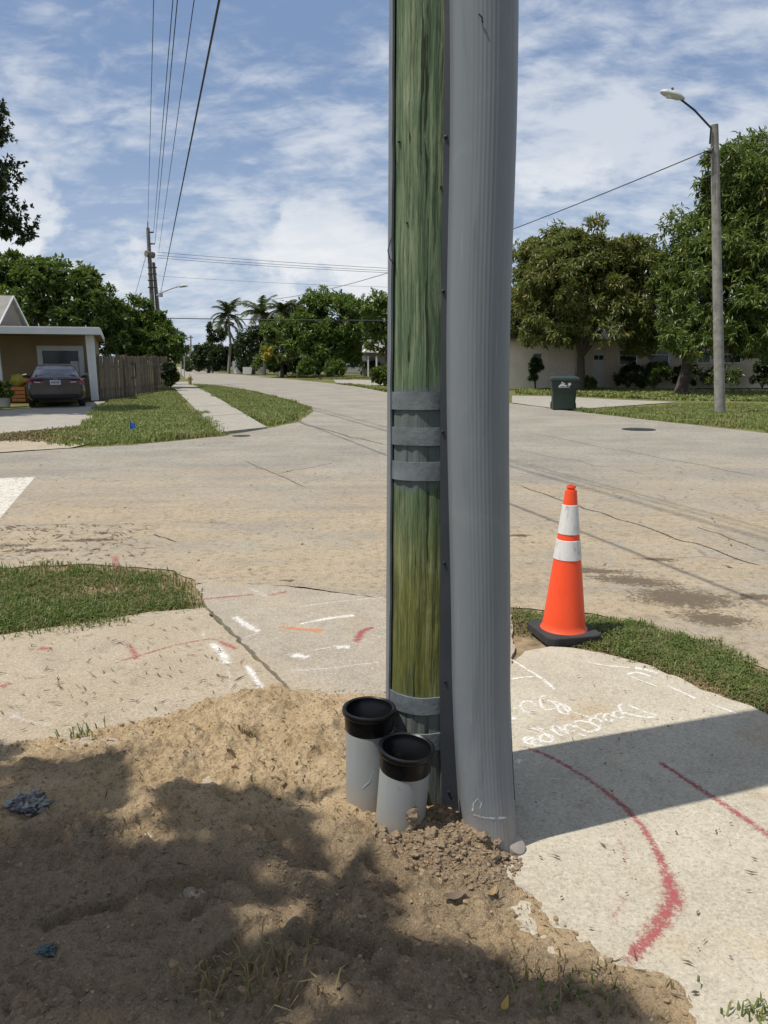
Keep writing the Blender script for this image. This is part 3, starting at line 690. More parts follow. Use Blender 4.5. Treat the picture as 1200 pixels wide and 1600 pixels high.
stuff(blades('verge_grass', xy, .075, .008, M_grass, -.03, .9), 'short green grass on the verge at left beside the road', 'grass')
gr = poly_px([(798, 952), (860, 958), (925, 962), (990, 972), (1060, 992), (1130, 1018), (1200, 1045), (1400, 1130), (1400, 1210), (1200, 1113), (1100, 1074), (1020, 1039), (950, 1018), (900, 1009), (825, 992), (798, 985)])
xy = ragged(gr, 38000, 71, .42, 4.5, .16); dk = fbm(xy[:, 0] * 4, xy[:, 1] * 4, 4, 71)
xy = xy[(rng.random(len(xy)) > .75 * sst(.42, .6, dk) * (xy[:, 0] < 1.7))]
stuff(blades('strip_grass', xy, .065, .008, M_grass, -.03, 1.0), 'strip of green grass between road and right concrete slab', 'grass')
xy2 = ragged(gr, 12000, 72, .3, 3.0, .1)
stuff(blades('dry_strip_grass', xy2, .05, .007, M_dryg, -.03, 1.2), 'dry straw blades among the right grass strip', 'grass')
xy2 = ragged(gl, 12000, 62, .3, 2.5, .1)
stuff(blades('dry_verge_grass', xy2, .05, .007, M_dryg, -.03, 1.2), 'dry straw blades among the left verge grass', 'grass')
lawn_l = poly_px([(165, 629), (215, 622), (262, 607), (341, 674), (335, 680), (200, 692), (110, 696), (70, 692), (60, 680), (131, 667), (150, 648)])
xy = ragged(lawn_l, 90000, 63, 1.2, .7, .3)
stuff(blades('left_lawn_grass', xy, .15, .026, M_grass2, -.03, .9), 'lawn grass beside the driveway and wooden fence', 'grass')
lawn_v = poly_px([(300, 601), (345, 604), (400, 613), (455, 627), (485, 637), (486, 643), (460, 658), (418, 667)])
xy = ragged(lawn_v, 56000, 64, .6, .9, .15)
stuff(blades('island_grass', xy, .15, .026, M_grass2, -.03, .9), 'grass verge between the far sidewalk and the road', 'grass')
lawn_r = poly_px([(872, 638), (935, 640), (1010, 635), (1070, 630), (1300, 632), (1300, 688), (1200, 674), (1000, 652)])
xy = ragged(lawn_r, 80000, 65, 1.0, .8, .2); dk = fbm(xy[:, 0] * .9, xy[:, 1] * .9, 4, 81); xy = xy[rng.random(len(xy)) > .6 * sst(.45, .6, dk)]
xq = ragged(poly_px([(-200, 684), (0, 679), (60, 674), (120, 668), (110, 690), (0, 690), (-200, 698)]), 9000, 66, .8, .8, .3)
stuff(blades('driveway_strip_grass', xq, .10, .04, M_dryg, -.03, 1.0), 'straw-coloured grass strip before the left driveway', 'grass')
stuff(blades('right_lawn_grass', xy, .11, .026, M_grass2, -.03, .9), 'patchy lawn grass round the street light pole', 'grass')
for nm, pp, n in [('far_grass', [(526, 600), (606, 606), (606, 612), (560, 604)], 3000), ('far_grass', [(430, 588), (520, 589), (606, 591), (606, 594), (520, 592)], 8000), ('far_grass', [(806, 606), (1070, 610), (1300, 615), (1300, 628), (1060, 625), (960, 621), (806, 615)], 26000)]:
    stuff(blades(nm, scatter(poly_px(pp), n), .18, .09, M_grass2, -.03, .9), 'grass patch across the far side of the road', 'grass')
# tufts on the sand
def tuft(px, py, n, h, r, mat, label):
    c = G(px, py); q = rng.normal(0, r, (n, 2)) * np.array([1.0, .5]) + np.array([c.x, c.y])
    o = blades('grass_tuft', q, h, .006, mat, lean=1.1, zf=surf); return stuff(o, label, 'grass tuft')
tuft(400, 1572, 130, .07, .10, M_dryg, 'dry grass tuft in the shaded sand at the bottom edge of the photo')
tuft(905, 1572, 90, .05, .12, M_dryg, 'dry grass tuft on the dark soil left of the red paint end')
tuft(905, 1590, 40, .04, .08, M_grass, 'green grass sprouts at the bottom edge below the red paint end')
tuft(1195, 1590, 60, .04, .04, M_grass, 'small green grass tuft in the bottom right corner of the slab')
tuft(385, 1165, 26, .05, .02, M_dryg, 'tiny dry sprig on the sunlit sand heap')
tuft(130, 1150, 30, .06, .05, M_grass, 'green grass sprigs at the edge of the left slab')

# twigs and leaf litter
def litter(name, xy, L, wdt, mat, zf=surf):
    n = len(xy); a = rng.uniform(0, 6.283, n); l = L * np.clip(rng.lognormal(0, .55, n), .3, 3); z = zf(xy) + .003
    d = np.stack([np.cos(a), np.sin(a), rng.uniform(-.12, .2, n)], 1) * l[:, None]; s = np.stack([-np.sin(a), np.cos(a), rng.uniform(-.5, .5, n)], 1) * (wdt * rng.uniform(.5, 1.5, n))[:, None]
    c = np.stack([xy[:, 0], xy[:, 1], z], 1); bend = np.stack([-np.sin(a), np.cos(a), np.full(n, .3)], 1) * (l * rng.uniform(-.25, .25, n))[:, None]
    V_ = np.stack([c - d, c + bend - s, c + bend + s, c + d], 1).reshape(-1, 3); k = (np.arange(n) * 4)[:, None]
    return npmesh(name, V_, np.concatenate([k + np.array([[0, 1, 2]]), k + np.array([[1, 3, 2]])], 0), mat)
flat = lambda xy: np.full(len(xy), .010)
sp_ = [Vector(p) for p in sand_poly]
q = scatter(sand_poly, 1500); q = q[(q[:, 1] > 1.4)]
stuff(litter('leaf_litter', q, .016, .0022, M_twig), 'dry twigs and leaf bits strewn over the sand', 'litter')
q = scatter(sand_poly, 6000); q = q[(q[:, 1] > 1.4)]; q = q[rng.random(len(q)) < .12 + .88 * sst(.45, .6, fbm(q[:, 0] * 3, q[:, 1] * 3, 4, 55))]
stuff(litter('fine_litter', q, .006, .0016, M_twig), 'dark organic crumbs strewn over the sand', 'litter')
q = scatter(poly_px([(-10, 1000), (300, 960), (450, 1082), (300, 1110), (0, 1160)]), 170)
stuff(litter('slab_litter', q, .020, .0032, M_twig, flat), 'dry twigs strewn over the sandy left slab', 'litter')
q = scatter(poly_px([(0, 900 - 80), (230, 815), (230, 870), (0, 880)]), 260)
stuff(litter('clippings', q, .035, .006, M_twig, lambda xy: np.full(len(xy), -.008)), 'dark clippings strewn on the road at left', 'litter')
q = scatter(poly_px([(820, 1030), (1190, 1130), (1190, 1590), (1000, 1590), (830, 1350)]), 90)
stuff(litter('slab_specks', q, .008, .003, M_twig, lambda xy: np.full(len(xy), .012)), 'few dark leaf bits on the right slab', 'litter')
q = scatter(poly_px([(0, 720), (1200, 720), (1200, 880), (800, 930), (300, 890), (0, 870)]), 260)
stuff(litter('road_litter', q, .02, .007, M_twig, lambda xy: np.full(len(xy), -.008)), 'leaf bits scattered over the road', 'litter')

# ------------------------------------------------------------------ the green pole with its cable guard
PC = Vector((0.165, 2.66, 0.0)); PR = 0.150
m, t, b = new_mat('green treated wood'); M_wood = m
c = t.coord(); x_, y_, z_ = t.sep(c)
wv = t.node('ShaderNodeVectorMath', {0: c, 1: t.node('ShaderNodeVectorMath', {0: t.noise(t.mapping(c, scale=(6, 6, 1.6)), 1.0, 4, 0.55, 0, 1), 'Scale': 0.045}, operation='SCALE').outputs[0]}, operation='ADD').outputs[0]
g1 = t.noise(t.mapping(wv, scale=(26, 26, 1.3)), 1.0, 9, 0.72, 0.25)
g2 = t.noise(t.mapping(wv, scale=(110, 110, 3.2)), 1.0, 6, 0.72)
g3 = t.noise(t.mapping(c, scale=(7, 7, 2.0)), 1.0, 7, 0.66, 0.7)
rings = t.node('ShaderNodeTexWave', {'Vector': t.mapping(wv, scale=(9, 9, 0.55)), 'Scale': 1.5, 'Distortion': 5.5, 'Detail': 3, 'Detail Scale': 1.0}, wave_type='BANDS', bands_direction='X').outputs[0]
low = t.math('SUBTRACT', 1.0, t.smooth(z_, 0.75, 1.30))
colh = t.mix(g3, (0.070, 0.128, 0.072, 1), (0.140, 0.200, 0.108, 1))
coll = t.mix(g3, (0.090, 0.105, 0.018, 1), (0.185, 0.172, 0.038, 1))
col = t.mix(low, colh, coll)
col = t.mix(t.math('MULTIPLY', t.smooth(t.math('ADD', t.math('MULTIPLY', g1, .55), t.math('MULTIPLY', g3, .5)), 0.52, 0.64), 0.62), col, t.mix(low, (0.34, 0.37, 0.24, 1), (0.28, 0.275, 0.11, 1)))
col = t.mix(t.math('MULTIPLY', t.smooth(rings, 0.55, 0.95), t.math('MULTIPLY', t.smooth(g3, 0.45, 0.62), 0.30)), col, (0.29, 0.29, 0.16, 1))
col = t.mix(t.math('MULTIPLY', t.math('SUBTRACT', 1.0, t.smooth(g1, 0.30, 0.46)), 0.45), col, (0.040, 0.066, 0.034, 1))
col = t.mix(t.math('MULTIPLY', t.smooth(g2, 0.49, 0.58), 0.66), col, (0.040, 0.060, 0.030, 1))
col = t.mix(t.math('MULTIPLY', t.math('SUBTRACT', 1.0, t.smooth(g2, .38, .46)), .35), col, (0.33, 0.35, 0.21, 1))
kn = t.voronoi(t.mapping(wv, scale=(7, 7, 2.3)), 1.0)
col = t.mix(t.math('MULTIPLY', t.math('SUBTRACT', 1.0, t.smooth(kn, 0.05, 0.16)), 0.75), col, (0.045, 0.05, 0.025, 1))
col = t.mix(t.math('MULTIPLY', t.smooth(t.noise(t.mapping(c, scale=(16, 16, 5)), 1.0, 7, .75), .56, .7), .5), col, (0.055, 0.085, 0.05, 1))
chk = t.math('MULTIPLY', t.math('SUBTRACT', 1.0, t.smooth(t.noise(t.mapping(wv, scale=(46, 46, 0.9)), 1.0, 4, 0.6), 0.335, 0.36)), 0.85)
col = t.mix(chk, col, (0.02, 0.022, 0.012, 1))
# grey paint smeared round the straps, ragged edges
rag = t.math('ADD', z_, t.math('MULTIPLY', t.math('SUBTRACT', t.noise(t.mapping(c, scale=(30, 30, 6)), 1.0, 6, 0.7), 0.5), 0.10))
gz = t.math('MULTIPLY', t.smooth(rag, 1.165, 1.205), t.math('SUBTRACT', 1.0, t.smooth(rag, 1.505, 1.525)))
gl_ = t.math('SUBTRACT', 1.0, t.smooth(rag, 0.40, 0.46))
gm = t.math('MULTIPLY', t.math('MAXIMUM', gz, t.math('MULTIPLY', gl_, 0.85)), t.math('ADD', 0.74, t.math('MULTIPLY', t.smooth(g1, 0.38, 0.55), 0.22)))
col = t.mix(gm, col, t.mix(g2, (0.085, 0.098, 0.102, 1), (0.165, 0.182, 0.187, 1)))
t.put(b, 'Base Color', col); b.inputs['Roughness'].default_value = 0.8; b.inputs['Specular IOR Level'].default_value = 0.3
t.put(b, 'Normal', t.bump(t.math('ADD', t.math('MULTIPLY', g2, 0.5), t.math('SUBTRACT', t.math('MULTIPLY', g1, 0.6), t.math('MULTIPLY', chk, 1.5))), 0.9, 0.016))

m, t, b = new_mat('grey cable guard plastic'); M_guard = m
c = t.coord(); n = t.noise(t.mapping(c, scale=(3, 3, .8)), 1.5, 6, 0.6); n2 = t.noise(t.mapping(c, scale=(60, 60, 4)), 1.0, 5, 0.6); sc = t.noise(t.mapping(c, scale=(9, 9, 9)), 2.0, 7, 0.75, 1.0)
col = t.mix(n, (0.145, 0.160, 0.176, 1), (0.180, 0.196, 0.210, 1))
col = t.mix(t.math('MULTIPLY', t.smooth(sc, 0.62, 0.72), 0.30), col, (0.30, 0.31, 0.31, 1))
grm = t.noise(t.mapping(c, scale=(14, 14, 1.2)), 1.0, 8, .72, .4); scr = t.noise(t.mapping(c, scale=(90, 90, 2.5)), 1.0, 3, .6)
col = t.mix(t.math('MULTIPLY', t.smooth(grm, .50, .70), .38), col, (0.085, 0.090, 0.092, 1))
col = t.mix(t.math('MULTIPLY', t.smooth(scr, .66, .70), t.math('MULTIPLY', t.smooth(grm, .35, .55), .35)), col, (0.33, 0.34, 0.345, 1))
blo = t.noise(c, 3.1, 6, .65, .6)
col = t.mix(t.math('MULTIPLY', t.smooth(blo, .54, .70), .25), col, (0.26, 0.265, 0.26, 1))
zz = t.sep(c)[2]
dst = t.math('MULTIPLY', t.math('SUBTRACT', 1.0, t.smooth(t.math('ADD', zz, t.math('MULTIPLY', t.math('SUBTRACT', sc, .5), .25)), 0.02, 0.22)), 0.6)
col = t.mix(dst, col, (0.28, 0.25, 0.21, 1))
t.put(b, 'Base Color', col); b.inputs['Roughness'].default_value = 0.48; b.inputs['Specular IOR Level'].default_value = 0.35
t.put(b, 'Normal', t.bump(t.math('ADD', n2, t.math('MULTIPLY', sc, 0.5)), 0.12, 0.004))
M_flange = simple('dark guard flange', (0.042, 0.047, 0.058), 0.5, var=0.2, scale=6, bump=0.1)
M_strap = simple('grey strap', (0.125, 0.140, 0.150), 0.55, var=0.35, scale=11, bump=0.4, bscale=70)
M_scuff = simple('pale scuff', (0.46, 0.48, 0.49), 0.7)

pole = thing('utility_pole', 'green treated wooden utility pole with grey straps and a grey cable guard, nearest', 'utility pole', PC)
def lean(z): return Vector((0.0022 * z, 0.0, 0))
# shaft
nseg, zs = 144, np.concatenate([np.arange(-0.35, 3.4, 0.014), np.arange(3.4, 11.01, 0.25)])
A = np.linspace(0, 2 * math.pi, nseg, endpoint=False); AA, ZZ = np.meshgrid(A, zs)
rad = PR * (1 - 0.012 * ZZ) + (fbm(np.cos(AA) * 5 + 9, ZZ * 1.1 + np.sin(AA) * 5, 4, 7) - .5) * .010 + (fbm(AA * 13, ZZ * 1.6, 3, 8) - .5) * .004
for a0, z0, z1, wd_, dp in [(4.35, -.2, .42, .010, .010), (4.62, -.2, .46, .008, .012), (4.9, -.1, .38, .008, .008), (4.45, .55, 1.0, .006, .004), (4.75, .6, .95, .006, .004), (4.1, 1.7, 2.4, .007, .003), (4.95, 1.6, 2.1, .006, .003)]:
    rad -= dp * np.exp(-((AA - a0 - .02 * np.sin(ZZ * 9)) / (wd_ * 2)) ** 2) * sst(z0, z0 + .1, ZZ) * (1 - sst(z1 - .1, z1, ZZ))
lx = np.array([lean(z).x for z in zs])[:, None]
V = np.stack([PC.x + lx + rad * np.cos(AA), PC.y + rad * np.sin(AA), ZZ], 2).reshape(-1, 3); nz = len(zs); ii = np.arange(nz * nseg).reshape(nz, nseg)
F = np.stack([ii[:-1], np.roll(ii[:-1], -1, 1), np.roll(ii[1:], -1, 1), ii[1:]], 2).reshape(-1, 4)
npmesh('shaft', V, F, M_wood, pole, True)
MB().lathe([(0.001, 11.0), (.13, 11.0)], 24, Matrix.Translation(PC)).build('top_cap', M_wood, pole)
def arcshell(r0, r1, a0, a1, z0, z1, na=48, nzz=3, edge=None, tilt=0.0):
    mb = MB(); vs = []; ncol = na + 1
    zz_ = np.linspace(z0, z1, nzz)
    for r in (r0, r1):
        for z in zz_:
            e0 = edge(z) if edge else 0.0
            for i in range(ncol):
                a = lerp(a0, a1 + e0, i / na); dr = .0015 * math.sin(7 * a + 5 * z0)
                vs.append((PC.x + lean(z).x + (r + dr - PR * .012 * z) * math.cos(a), PC.y + (r + dr - PR * .012 * z) * math.sin(a), z + tilt * math.cos(a)))
    fs = []; L = nzz * ncol
    for j in range(nzz - 1):
        for i in range(na):
            q = (j * ncol + i, j * ncol + i + 1, (j + 1) * ncol + i + 1, (j + 1) * ncol + i)
            fs.append(tuple(L + k for k in q)); fs.append(tuple(reversed(q)))
    for i in range(na):
        fs.append((i, L + i, L + i + 1, i + 1)[::-1]); k = (nzz - 1) * ncol + i; fs.append((k, L + k, L + k + 1, k + 1))
    for j in range(nzz - 1):
        k = j * ncol; fs.append((k, L + k, L + k + ncol, k + ncol)); k += na; fs.append((k, k + ncol, L + k + ncol, L + k))
    mb.add(vs, fs, True); return mb
def zf_(y): return P(650, y, PC.y - PR).z
for i, (y0, y1, tl) in enumerate([(612, 640, .004), (668, 696, .005), (722, 751, .006), (1090, 1116, .010), (1146, 1172, .012)]):
    arcshell(PR + .001, PR + .008, R(128), R(352), zf_(y1), zf_(y0), 60, 3, None, tl).build('strap', M_strap, pole, sharp=30)
def rag_edge(z): return .05 * (float(vnoise(np.array([z * 4.0]), np.array([0.3]), 3)[0]) - .5) + .035 * (float(vnoise(np.array([z * 17.0]), np.array([2.3]), 4)[0]) - .5)
bg_ = arcshell(PR + .004, PR + .0115, R(70), R(204), 0.33, 6.0, 40, 240, rag_edge).build('rear_guard', M_guard, pole, sharp=30)
for px, y in [(624, 212), (637, 345), (689, 292), (616, 295), (669, 742)]:
    p = P(px, y, PC.y - PR - .003)
    a = math.asin(max(-1, min(1, (p.x - PC.x - lean(p.z).x) / PR))); nrm = Vector((math.sin(a), -math.cos(a), 0)); q0 = Vector((PC.x + lean(p.z).x, PC.y, p.z)) + nrm * (PR - .01)
    MB().tube([q0, q0 + nrm * .014], .0035, 8).build('nail', M_dkmetal, pole)
# thin wire loop stapled at the left edge
MB().tube([P(616, 362, 2.66), P(611, 372, 2.60), P(606, 392, 2.58), P(609, 404, 2.58), P(617, 414, 2.60)], .0018, 6).build('wire_loop', M_wire, pole)

# cable guard: deep U section with fine ribs
ZT = 5.2
def gwarp(z):
    dxg = 0.004 * math.sin(z * 2.1 + .5) + 0.010 * math.exp(-((z - 2.35) / .5) ** 2) - 0.008 * math.exp(-((z - 1.5) / .6) ** 2)
    s = max(0.0, 1 - z / 0.55)
    return Vector((dxg + 0.028 - 0.0215 * z + 0.026 * s ** 1.6, -0.03 * s ** 2, 0))
def gsection(z):
    cx, cy, r = 0.306, 2.385, 0.0915
    pts = [(cx - r, 2.60)] + [(cx - r, lerp(2.60, cy, k / 5)) for k in range(1, 5)]
    for k in range(97):
        a = math.pi + math.pi * k / 96; rr = r
        ph = k / 96
        if .33 < ph < .74: rr = r + .00042 * (1 if (k % 4) < 2 else -1)
        pts.append((cx + rr * math.cos(a), cy + rr * 1.03 * math.sin(a)))
    pts += [(cx + r, lerp(cy, 2.60, k / 5)) for k in range(1, 6)]
    w_ = gwarp(z); return [(x + w_.x, y + w_.y * (2.62 - y) / .25, z) for x, y in pts]
guard = None
zz_ = [0.0 - .06, 0.0] + list(np.arange(.05, 3.2, .05)) + list(np.arange(3.2, ZT + .01, .25))
mb = MB(); sec = [gsection(z) for z in zz_]; n = len(sec[0]); vs = [p for s_ in sec for p in s_]
cxy = Vector((0.306, 2.42))
ins = []
for s_ in sec:
    for x, y, z in s_:
        d = Vector((cxy.x - x, cxy.y - y)).normalized() * .005; ins.append((x + d.x, y + d.y, z))
L = len(vs); fs = []
for j in range(len(sec) - 1):
    for i in range(n - 1):
        q = (j * n + i, j * n + i + 1, (j + 1) * n + i + 1, (j + 1) * n + i); fs.append(q); fs.append(tuple(L + k for k in reversed(q)))
for j in (0, len(sec) - 1):
    for i in range(n - 1):
        k = j * n + i; fs.append((k, L + k, L + k + 1, k + 1))
mb.add(vs + ins, fs, True)
guard = mb.build('cable_guard', M_guard, pole, sharp=50)
# flange strips with screws
def flange(x0, x1, y0, side):
    mb = MB(); vs = []
    for z in zz_:
        w_ = gwarp(z).x; taper = max(0.0, .25 - z) * .12 if side < 0 else 0
        zb = z
        vs += [(x0 + w_ * .35 + taper * .3, y0, zb), (x1 + w_, y0 - .004, zb), (x0 + w_ * .35 + taper * .3, y0 + .006, zb), (x1 + w_, y0 + .002, zb)]
    fs = []
    for j in range(len(zz_) - 1):
        a = 4 * j; fs += [(a, a + 1, a + 5, a + 4), (a + 2, a + 6, a + 7, a + 3), (a, a + 4, a + 6, a + 2), (a + 1, a + 3, a + 7, a + 5)]
    fs += [(0, 2, 3, 1), (4 * len(zz_) - 4, 4 * len(zz_) - 3, 4 * len(zz_) - 1, 4 * len(zz_) - 2)]
    return mb.add(vs, fs).build('flange', M_flange, guard)
flange(0.1865, 0.2155, 2.497, -1); flange(0.3965, 0.432, 2.600, 1)
for y in (214, 455, 675, 880, 1065, 1238):
    p = P({214: 702.5, 455: 702, 675: 703, 880: 704.5, 1065: 708, 1238: 712}[y], y, 2.494); xw = .1975 + gwarp(p.z).x * .68
    MB().lathe([(0.0005, 0), (.0055, 0), (.0055, .004), (.003, .006), (.0005, .006)][::-1], 14, Matrix.Translation((xw, 2.4965, p.z)) @ Matrix.Rotation(R(90), 4, 'X')).build('screw', M_dkmetal, guard)
# scuffs: curled sliver at the top, chalk arc near the foot
p = P(752, 26, 2.287)
MB().tube([P(748, 22, 2.288), P(753, 27, 2.284), P(754, 36, 2.288)], .0022, 6).build('sliver', M_dkmetal, guard)
def on_guard(px, py):
    Y = 2.29
    for _ in range(6):
        p = P(px, py, Y); w_ = gwarp(p.z); r = .0925; dx_ = max(-.94, min(.94, (p.x - .306 - w_.x) / r)); sc_ = (2.62 - 2.3) / .25
        Y = 2.385 + w_.y * sc_ - r * 1.03 * math.sqrt(1 - dx_ * dx_)
    return P(px, py, Y - .0012)
M_chalk = paint('chalk scuff', (0.55, 0.57, 0.58, 1), 0.0, 0.6, 60)
def guard_stroke(pts, wd_):
    fine = []
    for i in range(len(pts) - 1):
        for k in range(6): fine.append((lerp(pts[i][0], pts[i + 1][0], k / 6), lerp(pts[i][1], pts[i + 1][1], k / 6)))
    fine.append(pts[-1]); q = [on_guard(*f) for f in fine]; vs, uv = [], []
    for i, p in enumerate(fine):
        a, b2 = fine[max(i - 1, 0)], fine[min(i + 1, len(fine) - 1)]; d = Vector((-(b2[1] - a[1]), b2[0] - a[0])).normalized() * wd_
        vs += [on_guard(p[0] + d.x, p[1] + d.y), on_guard(p[0] - d.x, p[1] - d.y)]; uv += [(i / (len(fine) - 1), -1), (i / (len(fine) - 1), 1)]
    mb = MB(); mb.add(vs, [(2 * i, 2 * i + 1, 2 * i + 3, 2 * i + 2) for i in range(len(fine) - 1)]); o = mb.build('chalk_mark', M_chalk, guard)
    ul = o.data.uv_layers.new(name='UVMap')
    for lp in o.data.loops: ul.data[lp.index].uv = uv[lp.vertex_index]
guard_stroke([(738, 1272), (752, 1277), (770, 1279), (796, 1277)], 4); guard_stroke([(738, 1270), (740, 1255), (747, 1248), (752, 1256), (748, 1268)], 3.5)

# short grey stub at the guard's foot
m_pvc = None
m, t, b = new_mat('grey conduit'); M_pvc = m
c = t.coord(); n = t.noise(c, 5, 6, 0.6); n2 = t.noise(c, 40, 5, 0.7); zz2 = t.sep(c)[2]
col = t.mix(n, (0.21, 0.22, 0.217, 1), (0.265, 0.275, 0.27, 1))
dm = t.math('SUBTRACT', 1.0, t.smooth(t.math('ADD', zz2, t.math('MULTIPLY', t.math('SUBTRACT', n2, .5), .12)), 0.03, 0.16))
col = t.mix(t.math('MULTIPLY', dm, 0.55), col, (0.26, 0.205, 0.14, 1))
col = t.mix(t.math('MULTIPLY', t.smooth(n2, 0.56, 0.68), 0.35), col, (0.15, 0.14, 0.12, 1))
col = t.mix(t.math('MULTIPLY', t.smooth(t.noise(t.mapping(c, scale=(25, 25, 4)), 1.0, 7, .7), .52, .7), .3), col, (0.30, 0.29, 0.26, 1))
t.put(b, 'Base Color', col); b.inputs['Roughness'].default_value = 0.42; t.put(b, 'Normal', t.bump(n2, .06, .003))
s0 = G(803, 1325, .008)
stub = thing('pipe_stub', 'pale grey pipe end poking out of the slab at the guard foot', 'pipe', s0)
Ms = Matrix.Translation(s0) @ Matrix.Rotation(R(28), 4, 'X') @ Matrix.Rotation(R(22), 4, 'Y')
MB().lathe([(.033, -.06), (.033, .018), (.031, .023), (.026, .025), (.0005, .026)], 28, Ms).build('tube', M_pvc, stub)

# ------------------------------------------------------------------ two conduits with black couplings
M_scr = simple('mud splat', (0.20, 0.15, 0.10), 0.95, var=0.4, scale=50, bump=.9, bscale=120)
def conduit(base, top, label, r=.084):
    t_ = thing('conduit_pipe', label, 'conduit', base)
    ax = (Vector(top) - Vector(base)); L_ = ax.length; q = ax.to_track_quat('Z', 'Y').to_matrix().to_4x4(); M4 = Matrix.Translation(base) @ q
    hb = L_ - .085
    MB().lathe([(r, -.35), (r, hb + .004), (r - .001, hb + .008), (r - .006, hb + .008), (r - .006, -.1), (.0005, -.1)], 64, M4).build('pipe', M_pvc, t_, sharp=50)
    ro = r + .006
    MB().lathe([(r - .004, hb - .01), (r + .0015, hb + .006), (r + .0025, hb + .03), (ro - .003, hb + .058), (ro + .004, hb + .062), (ro + .0065, hb + .070), (ro + .004, hb + .079), (ro - .003, hb + .082),
                (ro - .009, hb + .078), (ro - .010, hb + .055), (ro - .015, hb + .050), (ro - .017, hb + .020), (ro - .021, hb + .016), (ro - .024, hb - .06), (.0005, hb - .06)], 72, M4).build('coupling', M_black, t_, sharp=45)
    return t_, M4
def sandz(px, py):
    g = G(px, py, .04); return hz_at(g.x, g.y)
b1 = P(577, 1240, 2.52); b1.z = 0.03
t1 = P(577, 1103, 2.52)
c1_, M1 = conduit(b1, t1, 'grey conduit pipe with black coupling, taller and left of the pair at the pole')
b2 = P(624, 1268, 2.365); b2.z = 0.03
t2 = P(636, 1164, 2.35)
c2_, M2 = conduit(b2, t2, 'grey conduit pipe with black coupling and mud splat, nearer of the pair')
mb = MB()
for k, (dx_, dz_, s_) in enumerate([(0, 0, .017), (.005, -.02, .015), (-.008, -.012, .011), (.006, .018, .010), (.0, .034, .005), (.002, -.04, .011)]):
    a = R(-66) + dx_ * 8; ax2 = (t2 - b2).normalized(); ct = b2 + ax2 * (.115 + dz_) + Vector((.082 * math.cos(a), .082 * math.sin(a), 0))
    q = []
    for v in I2v:
        vv = Vector(v); kk = 1.25 * s_ * (1 + .45 * mnoise.fractal(vv * 1.5 + Vector((k * 5, 0, 0)), .9, 2, 3)); q.append(ct + vv * kk)
    mb.add(q, [tuple(f) for f in I2f], False)
mb.build('mud_splat', M_scr, c2_)
# white scuff on the left pipe
mb = MB(); vs = []
for i in range(13):
    tt = i / 12; a = R(-105) + R(26) * tt; z = .135 - .03 * (1 - tt) ** 2 + .045 * max(0, tt - .55) ** 1 * 2
    for dz_ in (-.003, .003): vs.append(b1 + (t1 - b1).normalized() * (z + dz_ + .01) + Vector((.0850 * math.cos(a), .0850 * math.sin(a), 0)))
mb.add(vs, [(2 * i, 2 * i + 1, 2 * i + 3, 2 * i + 2) for i in range(12)]).build('scuff', M_scuff, c1_)

# ------------------------------------------------------------------ traffic cone
m, t, b = new_mat('cone orange'); M_cone = m
c = t.coord(); n = t.noise(c, 9, 6, .65); n2 = t.noise(t.mapping(c, scale=(60, 60, 8)), 1.0, 6, .7)
col = t.mix(n, (0.78, 0.062, 0.012, 1), (0.86, 0.085, 0.02, 1)); col = t.mix(t.math('MULTIPLY', t.smooth(n2, .6, .72), .35), col, (0.32, 0.05, 0.02, 1))
zz3 = t.sep(c)[2]
col = t.mix(t.math('MULTIPLY', t.math('SUBTRACT', 1.0, t.smooth(t.math('ADD', zz3, t.math('MULTIPLY', n2, .10)), .05, .16)), .4), col, (0.36, 0.13, 0.06, 1))
t.put(b, 'Base Color', col); b.inputs['Roughness'].default_value = .45
m, t, b = new_mat('cone collar'); M_collar = m
c = t.coord(); n = t.noise(t.mapping(c, scale=(30, 30, 12)), 1.0, 7, .7); hexv = t.voronoi(c, 180, 'DISTANCE_TO_EDGE')
col = t.mix(t.smooth(n, .5, .72), (0.62, 0.61, 0.59, 1), (0.33, 0.31, 0.29, 1)); t.put(b, 'Base Color', col); b.inputs['Roughness'].default_value = .4
M_rubber = simple('cone base rubber', (0.028, 0.027, 0.027), .85, var=.3, scale=12, bump=.4, bscale=60)
cb = G(880, 992, 0.0)
cone = thing('traffic_cone', 'orange traffic cone with two white collars on a black base by the grass', 'traffic cone', cb)
Mc = Matrix.Translation(cb) @ Matrix.Rotation(R(0.4), 4, 'Y') @ Matrix.Rotation(R(14), 4, 'Z')
H_, rb, rt = .905, .128, .029
def cr(z): return lerp(rb, rt, (z - .05) / (H_ - .05))
def zc_(y): return P(881, y, cb.y).z
MB().lathe([(rb + .012, .046), (rb + .006, .055), (rb - .002, .072), (cr(.09), .09), (cr(.4), .4), (cr(.8), .8), (rt + .004, H_ - .028), (rt - .006, H_ - .026), (rt - .006, H_ - .014), (rt - .001, H_ - .011), (rt - .003, H_), (.018, H_), (.016, H_ - .1), (.0005, H_ - .1)], 56, Mc).build('cone_body', M_cone, cone, sharp=28)
for y0, y1 in ((872, 842), (833, 788)):
    a, b2 = zc_(y0), zc_(y1)
    MB().lathe([(cr(a), a), (cr(a) + .003, a + .002), (cr(b2) + .003, b2 - .002), (cr(b2), b2)], 56, Mc).build('collar', M_collar, cone)
mb = MB(); bs = .172
pl = []
for sx, sy in ((-1, -1), (1, -1), (1, 1), (-1, 1)):
    for k in range(5):
        a = {(-1, -1): 180, (1, -1): 270, (1, 1): 0, (-1, 1): 90}[(sx, sy)] + 22.5 * k
        pl.append((sx * (bs - .05) + .05 * math.cos(R(a)), sy * (bs - .05) + .05 * math.sin(R(a))))
MBb = MB(); MBb.prism(pl, -.005, .048); MBb.v = [tuple(Mc @ Vector(p)) for p in MBb.v]
